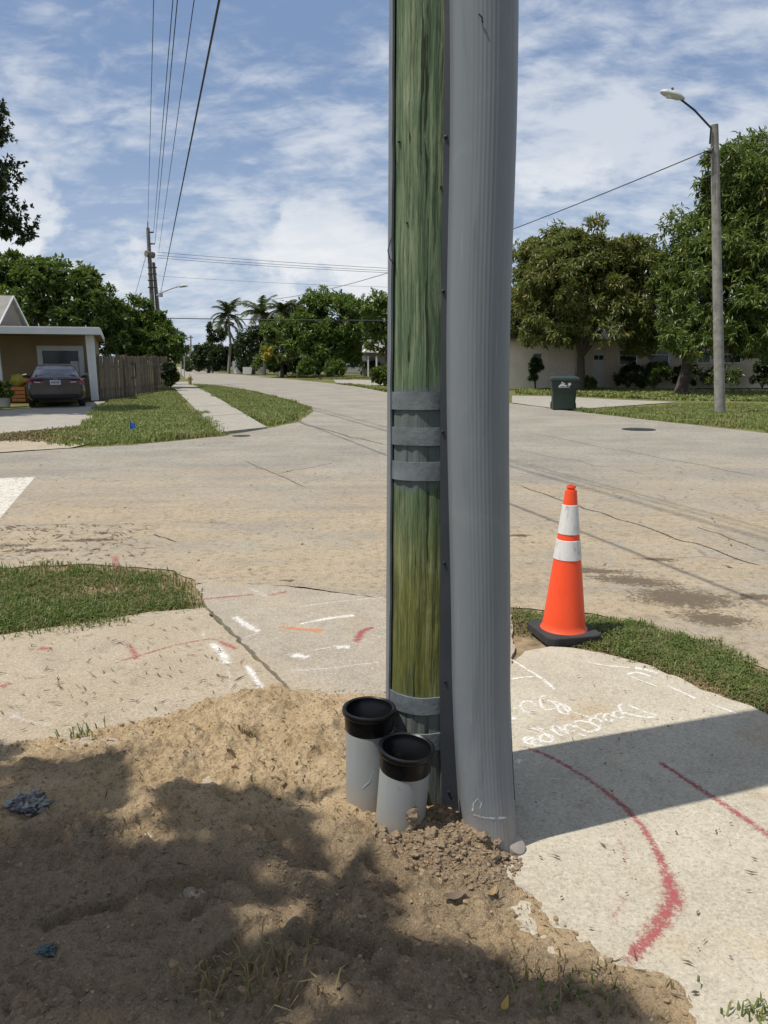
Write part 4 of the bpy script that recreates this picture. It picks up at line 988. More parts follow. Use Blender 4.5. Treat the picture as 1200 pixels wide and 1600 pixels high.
MBb.build('base', M_rubber, cone, bevel=.009, seg=3)

# ------------------------------------------------------------------ litter pieces
def crumple(name, px, py, s, mat, label, cat, sq=(1.1, .9, .5), seed=0):
    g = G(px, py, .03); v3, f3 = ico_unit(4); q = []
    for v in v3:
        vv = Vector(v); r_ = 1 + .5 * (abs(mnoise.noise(vv * 2.3 + Vector((seed, 0, 0)))) * 2 - .5) + .28 * (abs(mnoise.noise(vv * 5.5 + Vector((0, seed, 0)))) * 2 - .4)
        q.append((vv.x * s * r_ * sq[0], vv.y * s * r_ * sq[1], max(-.2, vv.z) * s * r_ * sq[2]))
    me = MB().add(q, [tuple(f) for f in f3], False).mesh(name); me.materials.append(mat); o = bpy.data.objects.new(name, me); COL.objects.link(o)
    o.location = (g.x, g.y, hz_at(g.x, g.y) + s * .12); return tag(o, label, cat)
m, t, b = new_mat('grey plastic film'); c = t.coord(); n = t.noise(c, 30, 6, .6, 1.0)
t.put(b, 'Base Color', t.mix(t.smooth(n, .38, .62), (0.035, 0.035, 0.033, 1), (0.24, 0.235, 0.22, 1))); b.inputs['Roughness'].default_value = .35; M_film = m
crumple('plastic_bag', 46, 1270, .060, M_film, 'crumpled grey plastic bag lying on the sand at left', 'plastic bag', (1.1, .85, .55), 3.3)
crumple('plastic_scrap', 74, 1506, .022, simple('dull teal scrap', (0.06, 0.085, 0.09), .5), 'small dull teal scrap half buried in the shaded sand', 'scrap', (1.2, .8, .6), 8.1)
def leaf(px, py, s, col, label, rot):
    g = G(px, py, .02); z = max(hz_at(g.x, g.y), .008) + .008; mb = MB(); vs = []
    for i in range(7):
        tt = i / 6; wv_ = math.sin(math.pi * tt ** .8) * s * .3; xx = (tt - .5) * s * 2; zzq = .35 * s * (2 * tt - 1) ** 2
        vs += [(xx, -wv_, zzq + wv_ * .4), (xx, 0, zzq), (xx, wv_, zzq + wv_ * .4)]
    fs = []
    for i in range(6): fs += [(3 * i, 3 * i + 1, 3 * i + 4, 3 * i + 3), (3 * i + 1, 3 * i + 2, 3 * i + 5, 3 * i + 4)]
    me = mb.add(vs, fs, True).mesh('fallen_leaf'); me.materials.append(simple('leaf ' + label[:12], col, .7, scale=30)); o = bpy.data.objects.new('fallen_leaf', me); COL.objects.link(o)
    o.location = (g.x, g.y, z); o.rotation_euler = (.1, .15, rot); tag(o, label, 'leaf')
leaf(4, 1277, .035, (0.30, 0.18, 0.04), 'yellow-brown fallen leaf beside the grey plastic bag', .2)
leaf(70, 1074, .02, (0.42, 0.32, 0.04), 'tiny yellow fallen leaf on the left slab', .5)
leaf(788, 1597, .03, (0.36, 0.22, 0.04), 'yellow fallen leaf at the bottom edge of the shaded soil', 1.2)
leaf(768, 1405, .035, (0.26, 0.17, 0.08), 'dry tan husk lying on the dirt below the cable guard', 1.0)
leaf(710, 1430, .05, (0.13, 0.095, 0.06), 'curled brown dead leaf on the sand below the pole', .6)

# ------------------------------------------------------------------ poles, lights, wires in the distance
M_oldwood = simple('weathered pole wood', (0.155, 0.14, 0.118), .95, var=.35, scale=5, bump=.6, bscale=25)
M_oldwood2 = simple('grey weathered pole', (0.24, 0.225, 0.20), .95, var=.3, scale=5, bump=.6, bscale=25)
M_lamp = simple('lamp housing', (0.42, 0.44, 0.42), .5)
M_glass = simple('lamp lens', (0.55, 0.58, 0.55), .15)
YL = GY(646)
lb = G(1125, 646); lt = P(1116, 195, YL)
lamp = thing('street_light', 'street light on a weathered wooden pole standing on the right lawn', 'street light', lb)
MB().tube([lb + Vector((0, 0, -.3)), lb, lerp(lb, lt, .5), lt], [.165, .165, .14, .115], 18).build('shaft', M_oldwood2, lamp)
MB().tube([lt + Vector((-.13, -.11, -.55)), lt + Vector((-.13, -.11, -.12)), P(1085, 172, YL - .2), P(1062, 154, YL - .3)], .03, 10).build('arm', M_dkmetal, lamp)
hd = P(1050, 149, YL - .3)
M4 = Matrix.Translation(hd) @ Matrix.Rotation(R(16), 4, 'Y')
mb = MB(); n = 20; vs = []
prof = [(-.36, .03), (-.33, .09), (-.2, .15), (0, .17), (.2, .15), (.33, .09), (.38, .05)]
for x, r in prof:
    for k in range(n):
        a = 2 * math.pi * k / n; zq = math.sin(a) * r * (.75 if math.sin(a) > 0 else .45); vs.append(M4 @ Vector((x, math.cos(a) * r, zq)))
fs = [(i * n + k, i * n + (k + 1) % n, (i + 1) * n + (k + 1) % n, (i + 1) * n + k) for i in range(len(prof) - 1) for k in range(n)] + [tuple(range(n)), tuple(reversed(range((len(prof) - 1) * n, len(prof) * n)))]
lum = mb.add(vs, fs, True).build('luminaire', M_lamp, lamp)
MB().lathe([(.035, .1), (.035, .19), (.02, .21), (.0005, .21)], 12, Matrix.Translation(hd)).build('photocell', M_dkmetal, lum)
MB().lathe([(.0005, -.10), (.08, -.09), (.11, -.05)], 16, M4 @ Matrix.Translation((-.08, 0, 0))).build('lens', M_glass, lum)
br = P(1110, 238, YL - .15)
MB().tube([P(1114, 230, YL - .12), br, P(1104, 236, YL - .15)], [.035, .06, .03], 8).build('insulator', M_dkmetal, lamp)
MB().tube([P(1105, 236, YL - .15), P(1108, 246, YL - .15), P(1113, 246, YL - .14), P(1114, 256, YL - .14), P(1114, 305, YL - .14)], .012, 6).build('drop_cable', M_wire, lamp)

YU = 57.0
ub = Vector((P(243, 560, YU).x, YU, 0)); ut = P(231, 356, YU)
up_ = thing('utility_pole', 'tall brown utility pole with crossarm and lamp arm rising over the left trees', 'utility pole', ub)
MB().tube([ub, lerp(ub, ut, .5), ut], [.21, .17, .12], 14).build('shaft', M_oldwood, up_)
MB().tube([ut, P(231, 346, YU)], [.04, .03], 8).build('top_pin', M_dkmetal, up_)
s2b = ub + Vector((.75, .3, 0)); s2t = P(240, 410, YU + .3)
MB().tube([s2b, P(246, 480, YU + .3), s2t], [.16, .15, .11], 12).build('stub_pole', M_oldwood, up_)
for y, x0, x1 in ((363, 232, 240), (381, 234, 242)):
    MB().tube([P(x0, y, YU), P(x1, y, YU)], .05, 8).build('standoff', M_dkmetal, up_)
a0 = P(228, 396, YU - .25); a1 = P(240, 399, YU + .25)
MB().tube([a0, a1], .22, 10).build('transformer_bracket', M_oldwood, up_)
for y in (418, 428, 438, 449): MB().tube([P(231, y, YU - .2), P(245, y, YU - .2)], .045, 6).build('step_bolt', M_dkmetal, up_)
MB().tube([P(245, 462, YU - .2), P(255, 456, YU - .25), P(270, 450, YU - .3), P(281, 447, YU - .4)], .05, 8).build('lamp_arm', M_steel, up_)
MB().tube([P(280, 448, YU - .4), P(287, 446.5, YU - .4), P(293, 447, YU - .4)], [.07, .12, .05], 10).build('lamp_head', M_lamp, up_)
MB().tube([P(251, 464, YU - .3), P(251, 458, YU - .3)], .16, 10).build('splice_box', M_steel, up_)

def wire(p0, p1, r, label, sag=0.0, n=24, group=None):
    p0, p1 = Vector(p0), Vector(p1); mb = MB(); pts = []
    for i in range(n + 1):
        t_ = i / n; p = lerp(p0, p1, t_); p.z -= sag * 4 * t_ * (1 - t_); pts.append(p - p0)
    me = mb.tube(pts, r, 6).mesh('overhead_wire'); me.materials.append(M_wire); o = bpy.data.objects.new('overhead_wire', me); COL.objects.link(o); o.location = p0
    return tag(o, label, 'wire', group)
def through(p0, px, py, z, yend):
    r_ = ray(px, py); t_ = (z - CAM_H) / r_.z; q = Vector((r_.x * t_, r_.y * t_, z)); d = q - p0; return p0 + d * ((yend - p0.y) / d.y)
wset = [(231, 348, 240, .012, 'leftmost of the overhead wires fanning up from the brown pole top'), (240, 363, 270, .013, 'second overhead wire from left rising from the brown pole'),
        (242, 382, 277, .013, 'third overhead wire from left, close beside the second'), (248, 393, 303, .011, 'fourth overhead wire from left, thin and alone'),
        (251, 458, 342, .017, 'thick black overhead cable, rightmost of those rising from the brown pole')]
for x, y, xt, r_, lb_ in wset:
    p0 = P(x, y, YU); e = through(p0, xt, 0, p0.z - .2, -14.0); wire(p0, e, r_, lb_, .02 if r_ < .02 else .25)
# spur of three conductors to the right
YS = 54.0
for i, (y0, y1) in enumerate(((394, 413), (399, 417), (403, 420))):
    a = P(246, y0, YU); e = P(980, lerp(y0, y1, 2.05), 50)
    wire(a, e, .013, ('topmost', 'middle', 'lowest')[i] + ' of three parallel wires running right from the brown pole', .25)
wire(P(246, 431, YU), P(980, 452, 50), .008, 'faint single wire below the three parallel wires', .3)
wire(P(250, 497, YU), P(980, 500, 52), .030, 'thick dark cable crossing before the palms at roof height', .1)
wire(P(1104, 236, YL - .15), P(400, 470, 75), .017, 'service wire from the street light pole sloping down behind the green pole', .9)
wire(P(228, 400, YU), P(206, 478, 62), .015, 'guy wire slanting down left of the brown pole', .05)

# ------------------------------------------------------------------ trees
def rnd_dirs(n):
    v = rng.normal(size=(n, 3)); return v / np.linalg.norm(v, axis=1)[:, None]
def crown_points(lobes, n, depth=.32, rough=.22):
    area = np.array([(l[3] * l[4] + l[3] * l[5] + l[4] * l[5]) for l in lobes]); ps, ns = [], []
    for l, ar in zip(lobes, area):
        k = max(8, int(n * ar / area.sum())); m = int(np.clip(k // 14, 6, 46))
        d = rnd_dirs(m); d[:, 2] = np.where(d[:, 2] < -.55, -d[:, 2], d[:, 2])
        rr = np.array(l[3:6]); ctr = np.array(l[:3]) + d * rr * (1 - depth * rng.random(m)[:, None]) * (.82 + rough * (rng.random(m)[:, None] - .3) * 1.6)
        sr = rr.mean() * rng.uniform(.16, .40, m)
        idx = rng.integers(0, m, k); q = rnd_dirs(k) + d[idx] * .55 + np.array([[0, 0, .35]]); q /= np.linalg.norm(q, axis=1)[:, None]
        r = sr[idx] * (1 - .45 * rng.random(k) ** 1.5) * (1 + .3 * rng.normal(0, .5, k))
        ps.append(ctr[idx] + q * r[:, None] * np.array([1, 1, .8])); ns.append(q)
    return np.concatenate(ps), np.concatenate(ns)
def leaf_verts(pos, d, nrm, L_, Wd):
    s = np.cross(d, nrm); s /= (np.linalg.norm(s, axis=1)[:, None] + 1e-9); nn = np.cross(s, d)
    L_ = L_[:, None]; Wd = Wd[:, None]
    b0 = pos; mid = pos + d * L_ * .5; tip = pos + d * L_ - nn * L_ * .12
    return np.stack([b0, mid + s * Wd * .5 + nn * Wd * .18, tip, mid - s * Wd * .5 + nn * Wd * .18], 1).reshape(-1, 3)
def crown(name, lobes, n, leaf_l, leaf_w, mat, parent, k=7, droop=.6, spread=.9, depth=.32, rough=.22):
    p, nr = crown_points(lobes, n // k, depth, rough); m_ = len(p)
    p = np.repeat(p, k, 0); nr = np.repeat(nr, k, 0); N = len(p)
    d = nr * .55 + rnd_dirs(N) * spread; d[:, 2] -= droop; d /= np.linalg.norm(d, axis=1)[:, None]
    up = nr * .6 + rnd_dirs(N) * .5 + np.array([[0, 0, .6]])
    L_ = leaf_l * rng.uniform(.65, 1.3, N); Wd = leaf_w * rng.uniform(.7, 1.3, N)
    V_ = leaf_verts(p + rng.normal(0, leaf_l * .12, (N, 3)), d, up, L_, Wd); kk = (np.arange(N) * 4)[:, None]
    return npmesh(name, V_, np.concatenate([kk + np.array([[0, 1, 2]]), kk + np.array([[0, 2, 3]])], 0), mat, parent)
def lobe(px, py, Y, rx, ry, rd=None):
    c = P(px, py, Y); s = Y / FPX; return (c.x, c.y, c.z, rx * s, (rd or rx) * s, ry * s)
def trunk(base, tops, r, parent, mat=None, fork=.45):
    base = Vector(base); mb = MB()
    f = None
    for i, tp in enumerate(tops):
        tp = Vector(tp)
        if f is None:
            f = base + (tp - base) * fork; f.x = lerp(base.x, f.x, .5); f.y = lerp(base.y, f.y, .5)
            mb.tube([base - Vector((0, 0, .2)), base, lerp(base, f, .5) + Vector((r * .3, 0, 0)), f], [r * 1.35, r * 1.15, r * .9, r * .8], 10)
        mb.tube([f - Vector((0, 0, r * .5)), lerp(f, tp, .45) + Vector((0, 0, (tp - f).length * .08)), tp], [r * .62, r * .42, r * .15], 8)
    return mb.build('trunk', mat or M_bark, parent)
def tree(name, label, base, lobes, n, ll, lw, mat, r=.2, group=None, fork=.45, **kw):
    base = Vector(base); t_ = thing(name, label, 'tree', base, group)
    trunk(base, [(l[0] + (base.x - l[0]) * .25, l[1], l[2]) for l in lobes[:5]], r, t_, fork=fork)
    crown('crown', lobes, n, ll, lw, mat, t_, **kw); return t_
def shrub(name, label, base, lobes, n, ll, lw, mat, group=None, cat='shrub', **kw):
    base = Vector(base); t_ = thing(name, label, cat, base, group); mb = MB()
    for l in lobes[:4]: mb.tube([base, (base.x * .4 + l[0] * .6, base.y * .4 + l[1] * .6, l[2] * .6), (l[0], l[1], l[2])], [.04, .03, .012], 6)
    mb.build('stem', M_bark, t_); crown('foliage', lobes, n, ll, lw, mat, t_, **kw); return t_

# mango trees at right
YA, YB, YC = 47.0, 43.5, 38.0
tree('mango_tree', 'mango tree with reddish leaves and forked trunk left of the green bin', (P(822, 560, YA).x, YA, 0),
     [lobe(845, 462, YA, 48, 68), lobe(815, 495, YA, 40, 44), lobe(868, 428, YA, 45, 58), lobe(848, 515, YA, 38, 28)], 26000, .34, .10, M_mango2, .26, fork=.35, rough=.4)
tree('mango_tree', 'dense rounded mango tree behind the green bin, its trunk forking low', (P(907, 560, YB).x, YB, 0),
     [lobe(915, 436, YB, 66, 66), lobe(975, 448, YB, 60, 66), lobe(872, 470, YB, 56, 58), lobe(1012, 478, YB, 46, 54), lobe(930, 514, YB, 80, 34), lobe(897, 398, YB, 32, 34), lobe(990, 408, YB, 34, 30), lobe(860, 425, YB, 34, 34), lobe(1010, 530, YB, 42, 26), lobe(850, 520, YB, 36, 26)], 56000, .33, .095, M_mango2, .24, fork=.33, rough=.4)
tree('mango_tree', 'tallest dark green mango tree behind the street light pole', (P(1085, 560, YC).x, YC + 1.5, 0),
     [lobe(1160, 370, YC + 2, 100, 120), lobe(1225, 330, YC + 3, 95, 105), lobe(1125, 452, YC, 76, 76), lobe(1190, 470, YC, 86, 74), lobe(1260, 460, YC + 1, 90, 90), lobe(1082, 478, YC + 1, 44, 52), lobe(1130, 528, YC - .5, 78, 32), lobe(1200, 535, YC, 60, 30), lobe(1060, 530, YC, 30, 24), lobe(1050, 465, YC + 3, 34, 60), lobe(1215, 285, YC + 3, 46, 40), lobe(1130, 365, YC + 2, 40, 46)], 95000, .33, .09, M_mango, .3, fork=.3, rough=.4)
# trees down the street
Y1 = 82.0
tree('shade_tree', 'large round bright green shade tree beyond the hedge', (P(515, 560, Y1).x, Y1, 0),
     [lobe(520, 505, Y1, 52, 50), lobe(490, 530, Y1, 40, 40), lobe(552, 520, Y1, 34, 46), lobe(520, 550, Y1, 50, 32)], 24000, .44, .18, M_bright, .3, droop=.3, rough=.25)
tree('shade_tree', 'dark leafy tree partly hidden behind the left edge of the green pole', (P(605, 560, 74).x, 74, 0),
     [lobe(600, 505, 74, 34, 46), lobe(650, 500, 74, 50, 52), lobe(600, 535, 74, 30, 24), lobe(720, 510, 74, 60, 50)], 26000, .38, .15, M_broad, .28)
tree('flowering_tree', 'bushy green tree with yellow blossom beside the road', (P(440, 560, 84).x, 84, 0),
     [lobe(440, 540, 84, 34, 40), lobe(470, 545, 84, 36, 44), lobe(420, 560, 84, 18, 26)], 16000, .36, .16, M_broad, .2)
fl = thing('blossom_branch', 'spray of yellow blossom on the bushy roadside tree', 'blossom', P(418, 553, 81)); crown('blossom', [lobe(418, 552, 81, 6, 10), lobe(412, 560, 81, 4, 5)], 260, .25, .16, M_yel, fl)
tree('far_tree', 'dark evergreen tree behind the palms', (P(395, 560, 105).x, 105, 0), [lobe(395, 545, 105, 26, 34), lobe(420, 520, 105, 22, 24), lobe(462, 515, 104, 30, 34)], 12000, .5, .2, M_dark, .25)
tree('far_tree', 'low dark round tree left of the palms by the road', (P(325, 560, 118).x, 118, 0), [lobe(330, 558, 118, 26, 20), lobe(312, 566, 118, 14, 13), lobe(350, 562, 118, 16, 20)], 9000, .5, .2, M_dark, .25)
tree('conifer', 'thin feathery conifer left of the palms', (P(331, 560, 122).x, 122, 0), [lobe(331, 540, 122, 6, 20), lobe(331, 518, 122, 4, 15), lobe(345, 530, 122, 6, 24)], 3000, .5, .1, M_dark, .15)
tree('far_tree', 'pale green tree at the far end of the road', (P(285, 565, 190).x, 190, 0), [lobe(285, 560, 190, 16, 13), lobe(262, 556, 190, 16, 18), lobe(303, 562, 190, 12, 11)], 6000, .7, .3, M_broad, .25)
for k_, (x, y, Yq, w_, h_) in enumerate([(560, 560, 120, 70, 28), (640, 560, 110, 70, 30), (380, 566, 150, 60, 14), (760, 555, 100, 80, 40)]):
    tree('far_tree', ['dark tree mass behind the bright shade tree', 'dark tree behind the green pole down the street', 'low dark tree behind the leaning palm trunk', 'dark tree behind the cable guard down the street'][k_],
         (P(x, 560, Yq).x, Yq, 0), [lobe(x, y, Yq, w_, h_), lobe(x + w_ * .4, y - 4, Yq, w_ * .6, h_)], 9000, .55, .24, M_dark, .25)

# palms
def palm(px, ptop, Y, label, bx=None, nfr=24, fl_=3.1):
    base = Vector((P(bx or px, 560, Y).x, Y, 0)); top = P(px, ptop, Y); t_ = thing('coconut_palm', label, 'palm tree', base)
    mid = lerp(base, top, .5) + Vector((.35, 0, 0)); MB().tube([base - Vector((0, 0, .2)), lerp(base, mid, .5), mid, lerp(mid, top, .5), top], [.26, .2, .17, .16, .15], 10).build('trunk', M_palmtrunk, t_)
    for i in range(nfr):
        a = 2 * math.pi * i / nfr * 2.4 + random.random() * .5; el = random.uniform(-.55, 1.35); L_ = fl_ * random.uniform(.8, 1.1); vs = []; fs = []; pts = []
        ca_, sa_ = math.cos(a), math.sin(a); ang = el
        p = Vector(top); st_ = L_ / 12
        for k in range(13):
            pts.append(p.copy()); p = p + Vector((ca_ * math.cos(ang), sa_ * math.cos(ang), math.sin(ang))) * st_; ang -= .055 + .009 * k
        mb = MB(); mb.tube(pts, [.03 * (1 - k / 14) for k in range(13)], 4)
        for k in range(1, 13):
            for sd in (-1, 1):
                side = Vector((-sa_, ca_, 0)) * sd; l = .80 * math.sin(math.pi * (k + .8) / 14.5) ** .6 + .1; q = pts[k]; fw = (pts[k] - pts[k - 1]).normalized()
                for h in (0, .5):
                    qq = q - fw * st_ * h; tip = qq + side * l * .75 + fw * l * .45 - Vector((0, 0, l * random.uniform(.25, .6))); b0 = len(vs); vs += [qq - fw * .09, qq + fw * .10, tip]; fs.append((b0, b0 + 1, b0 + 2))
        mb.add(vs, fs); mb.build('frond', M_palm, t_)
    return t_
palm(356, 490, 112, 'tallest coconut palm, leftmost of the palms down the street')
palm(408, 489, 100, 'coconut palm in the middle of the three down the street', 412)
palm(440, 486, 97, 'smaller coconut palm nearest the bright shade tree', 438, 18, 2.3)
palm(352, 505, 118, 'leaning palm with a pale bent trunk beside the road', 383, 8, 2.6)

# hedges and shrubs down the street
def hedge(label, px0, px1, py0, py1, Y, mat, n=9000, ll=.22):
    xs = np.linspace(px0, px1, max(2, int((px1 - px0) / 18)))
    shrub('hedge', label, (P((px0 + px1) / 2, 560, Y).x, Y, 0), [lobe(x, (py0 + py1) / 2 + (k % 2), Y, 14, (py1 - py0) / 2, 14) for k, x in enumerate(xs)], n, ll, ll * .45, mat, cat='hedge', droop=.0)
hedge('clipped bright green hedge across the road below the round tree', 478, 524, 561, 592, 74, M_bright)
hedge('small rounded green bush at the left edge of the green pole', 596, 604, 575, 602, GY(602), M_broad, 5000)
hedge('low dark bush before the small white porch', 575, 585, 565, 583, 92, M_dark, 3000)
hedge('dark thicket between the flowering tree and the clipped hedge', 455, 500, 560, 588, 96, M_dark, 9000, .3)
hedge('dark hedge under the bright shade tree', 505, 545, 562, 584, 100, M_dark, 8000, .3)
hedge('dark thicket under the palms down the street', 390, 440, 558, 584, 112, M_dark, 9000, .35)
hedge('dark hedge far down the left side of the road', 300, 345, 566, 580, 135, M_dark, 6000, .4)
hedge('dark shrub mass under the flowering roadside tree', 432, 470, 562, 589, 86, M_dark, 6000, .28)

# trees behind the left house and fence
tree('shade_tree', 'broad dark tree rising behind the flat-roofed house', (P(60, 560, 47).x, 47, 0),
     [lobe(30, 470, 47, 60, 55), lobe(95, 475, 47, 62, 52), lobe(140, 505, 47, 44, 42), lobe(60, 450, 47, 34, 36), lobe(-10, 480, 47, 50, 55), lobe(122, 452, 47, 14, 24), lobe(170, 530, 47, 30, 40)], 36000, .32, .16, M_broad, .3, droop=.1, rough=.45)
tree('shade_tree', 'bright green bushy tree hanging over the wooden fence', (P(215, 560, 49).x, 49, 0),
     [lobe(205, 520, 49, 40, 42), lobe(245, 532, 49, 34, 36), lobe(195, 515, 48, 26, 26), lobe(262, 548, 48, 20, 26), lobe(225, 550, 48.5, 40, 26)], 24000, .28, .12, M_bright, .2, droop=.3, rough=.45)
shrub('vine_shrub', 'vine climbing the brown utility pole above the fence tree', (P(238, 560, 55).x, 55, 0), [lobe(238, 500, 55, 8, 18), lobe(236, 520, 55, 12, 16)], 2500, .24, .1, M_bright)
shrub('shrub', 'dark shrub at the far end of the wooden fence', G(266, 606), [lobe(264, 585, 44, 9, 18), lobe(268, 596, 44, 7, 10)], 3500, .2, .09, M_dark)

def X0(px, Y): return P(px, 566, Y).x
# tree at the upper left edge, and the street tree overhead that shades the sand
YO = 25.0
tree('oak_tree', 'dark small-leaved tree entering at the upper left edge of the photo', (X0(-150, YO), YO, 0),
     [lobe(-60, 250, YO, 78, 85), lobe(-40, 340, YO, 66, 56), lobe(-90, 180, YO, 80, 70), lobe(-26, 215, YO, 30, 60), lobe(5, 365, YO, 32, 28), lobe(-160, 300, YO, 120, 120), lobe(-200, 200, YO, 120, 100)], 70000, .15, .075, M_dark, .3, depth=.6, rough=.5, droop=.2)
def caster(tx, ty, h): 
    k = h / math.tan(SUN_EL); return (tx - .947 * k, ty - .322 * k, h)
sh = thing('street_tree', 'street tree over the pavement behind the viewer, shading the sand', 'tree', (-4.6, -1.2, 0))
sh_lobes = []
for px, py, rx, rd, h in [(60, 1260, .50, .34, 4.6), (260, 1300, .52, .36, 4.8), (430, 1345, .42, .34, 4.7), (120, 1420, .6, .42, 5.0), (400, 1440, .6, .40, 5.0), (560, 1400, .38, .34, 4.8), (-150, 1230, .55, .4, 4.6), (-200, 1400, .6, .5, 5.0),
                          (200, 1550, .6, .4, 5.2), (500, 1560, .5, .34, 5.2), (690, 1570, .30, .17, 5.0), (830, 1585, .24, .11, 4.9), (620, 1480, .26, .24, 5.0), (930, 1590, .12, .05, 4.9), (300, 1700, .7, .5, 5.3), (640, 1720, .4, .3, 5.2)]:
    g = G(px, py, .05); c = caster(g.x, g.y, h); sh_lobes.append((c[0], c[1], c[2], rx, rd, .28))
mb = MB(); tb = Vector((-4.6, -1.2, 0)); fk = Vector((-4.3, -.6, 2.6)); mb.tube([tb - Vector((0, 0, .2)), tb, fk], [.3, .26, .2], 12)
for l in sh_lobes: mb.tube([fk, lerp(fk, Vector(l[:3]), .5) + Vector((0, 0, .5)), Vector(l[:3])], [.09, .05, .015], 6)
mb.build('trunk', M_bark, sh)
thin = {2, 4, 5, 9, 12}                                        # loose outer sprays let light through
crown('crown', [l for i, l in enumerate(sh_lobes) if i not in thin], 8600, .12, .065, M_broad, sh, depth=1.0, rough=.4, droop=.0)
crown('outer_sprays', [l for i, l in enumerate(sh_lobes) if i in thin], 620, .12, .065, M_broad, sh, depth=1.0, rough=.6, droop=.0)

# ------------------------------------------------------------------ left house
M_stucco = simple('tan stucco', (0.29, 0.215, 0.125), .95, var=.1, scale=1.5, bump=.4, bscale=60)
M_trim = simple('white trim', (0.66, 0.68, 0.68), .6, var=.06, scale=2)
M_pane = simple('dark window glass', (0.012, 0.014, 0.016), .08, var=.1)
M_shingle = simple('grey shingles', (0.22, 0.205, 0.185), .95, var=.2, scale=3, bump=.5, bscale=12)
M_roofm = simple('roof membrane', (0.50, 0.50, 0.48), .8)
YH = GY(626)
def X(px, Y): return P(px, 566, Y).x
HROT = R(19); HP = Vector((X(152, YH), YH, 0)); HU = Vector((math.cos(HROT), math.sin(HROT), 0)); HN = Vector((-math.sin(HROT), math.cos(HROT), 0))
def hloc(px, py, d):
    """local (x, z) on the house plane at local depth d that is seen at this place"""
    r_ = ray(px, py); o_ = HP - Vector((0, 0, CAM_H)); t_ = (d + HN.dot(o_)) / HN.dot(r_); p = r_ * t_ + Vector((0, 0, CAM_H)); q = p - HP; return q.dot(HU), p.z
house = thing('house', 'tan flat-roofed house with white fascia behind the dark parked car', 'house', HP); house.rotation_euler = (0, 0, HROT); ORG[house.name] = Vector((0, 0, 0))
DW = 2.6                                                       # wall stands this far behind the carport posts
wx0, wz1 = hloc(66, 548, DW); wx1 = hloc(122, 548, DW)[0]; wz0 = .95
xl = -16.0; xr = hloc(150, 560, DW)[0]; zt = 2.80
wl = MB()
for (a, b2, z0, z1) in ((xl, wx0, 0, zt), (wx1, xr, 0, zt), (wx0, wx1, 0, wz0), (wx0, wx1, wz1, zt)): wl.box((a, DW, z0), (b2, DW + .22, z1))
wl.box((xr - .2, DW + .22, 0), (xr, DW + 9, zt)); wl.box((xl, DW + 9, 0), (xr, DW + 9.2, zt)); wl.box((xl, DW + .22, 0), (xl + .2, DW + 9, zt))
wl.build('wall', M_stucco, house)
wn = MB(); fw = .22
wn.box((wx0 - fw, DW - .05, wz0 - .1), (wx0, DW + .02, wz1 + fw)); wn.box((wx1, DW - .05, wz0 - .1), (wx1 + fw, DW + .02, wz1 + fw)); wn.box((wx0, DW - .05, wz1), (wx1, DW + .02, wz1 + fw)); wn.box((wx0, DW - .05, wz0 - .1), (wx1, DW + .02, wz0))
win = wn.build('window', M_trim, house, bevel=.01)
MB().box((wx0, DW + .10, wz0), (wx1, DW + .12, wz1)).build('pane', M_pane, win)
xm = lerp(wx0, wx1, .76); MB().box((xm, DW + .06, wz0), (wx1 - .02, DW + .09, wz0 + .70)).build('shutter', M_trim, win)
MB().box((wx0, DW + .06, wz0 + (wz1 - wz0) * .46), (xm, DW + .09, wz0 + (wz1 - wz0) * .46 + .05)).build('glazing_bar', M_trim, win)
yf = -.8; fxr, zr1 = hloc(157, 511, yf); zr0 = zr1 - .30
rf = MB().box((xl - .4, yf + .05, zr0 + .06), (fxr - .05, DW + 9.6, zr1)).build('roof', M_roofm, house)
MB().box((xl - .4, yf, zr0), (fxr, yf + .047, zr1 - .04)).build('fascia', M_trim, rf)
MB().box((fxr - .047, yf + .05, zr0), (fxr, DW + 9.6, zr1 - .04)).build('fascia', M_trim, rf)
MB().box((xl - .3, yf + .06, zr0 + .01), (fxr - .06, DW + 9.5, zr0 + .055)).build('soffit', M_stucco, rf)
def post_(px0, px1, pxb0, pxb1, d, parent):
    a0_, a1_ = hloc(px0, 530, d)[0], hloc(px1, 530, d)[0]; b0_, b1_ = hloc(pxb0, 620, d)[0], hloc(pxb1, 620, d)[0]; z1 = zr0 + .005
    o = MB().add([(a0_, d, z1), (a1_, d, z1), (a1_, d + .3, z1), (a0_, d + .3, z1), (b0_, d, 0), (b1_, d, 0), (b1_, d + .3, 0), (b0_, d + .3, 0)], [(0, 1, 2, 3), (7, 6, 5, 4), (0, 4, 5, 1), (1, 5, 6, 2), (2, 6, 7, 3), (3, 7, 4, 0)]).build('column', M_trim, house, bevel=.02)
    for k in range(8):
        z = .1 + k * .33; f = z / z1; xa = lerp(b0_, a0_, f) + .14; xb = lerp(b1_, a1_, f) - .03
        if z + .3 < z1: MB().box((xa, d - .014, z), (xb, d - .003, z + .30)).build('tile', M_trim, o, bevel=.006)
post_(133, 147, 142, 154, 0.0, house); post_(-22, -4, -8, 8, 0.0, house)
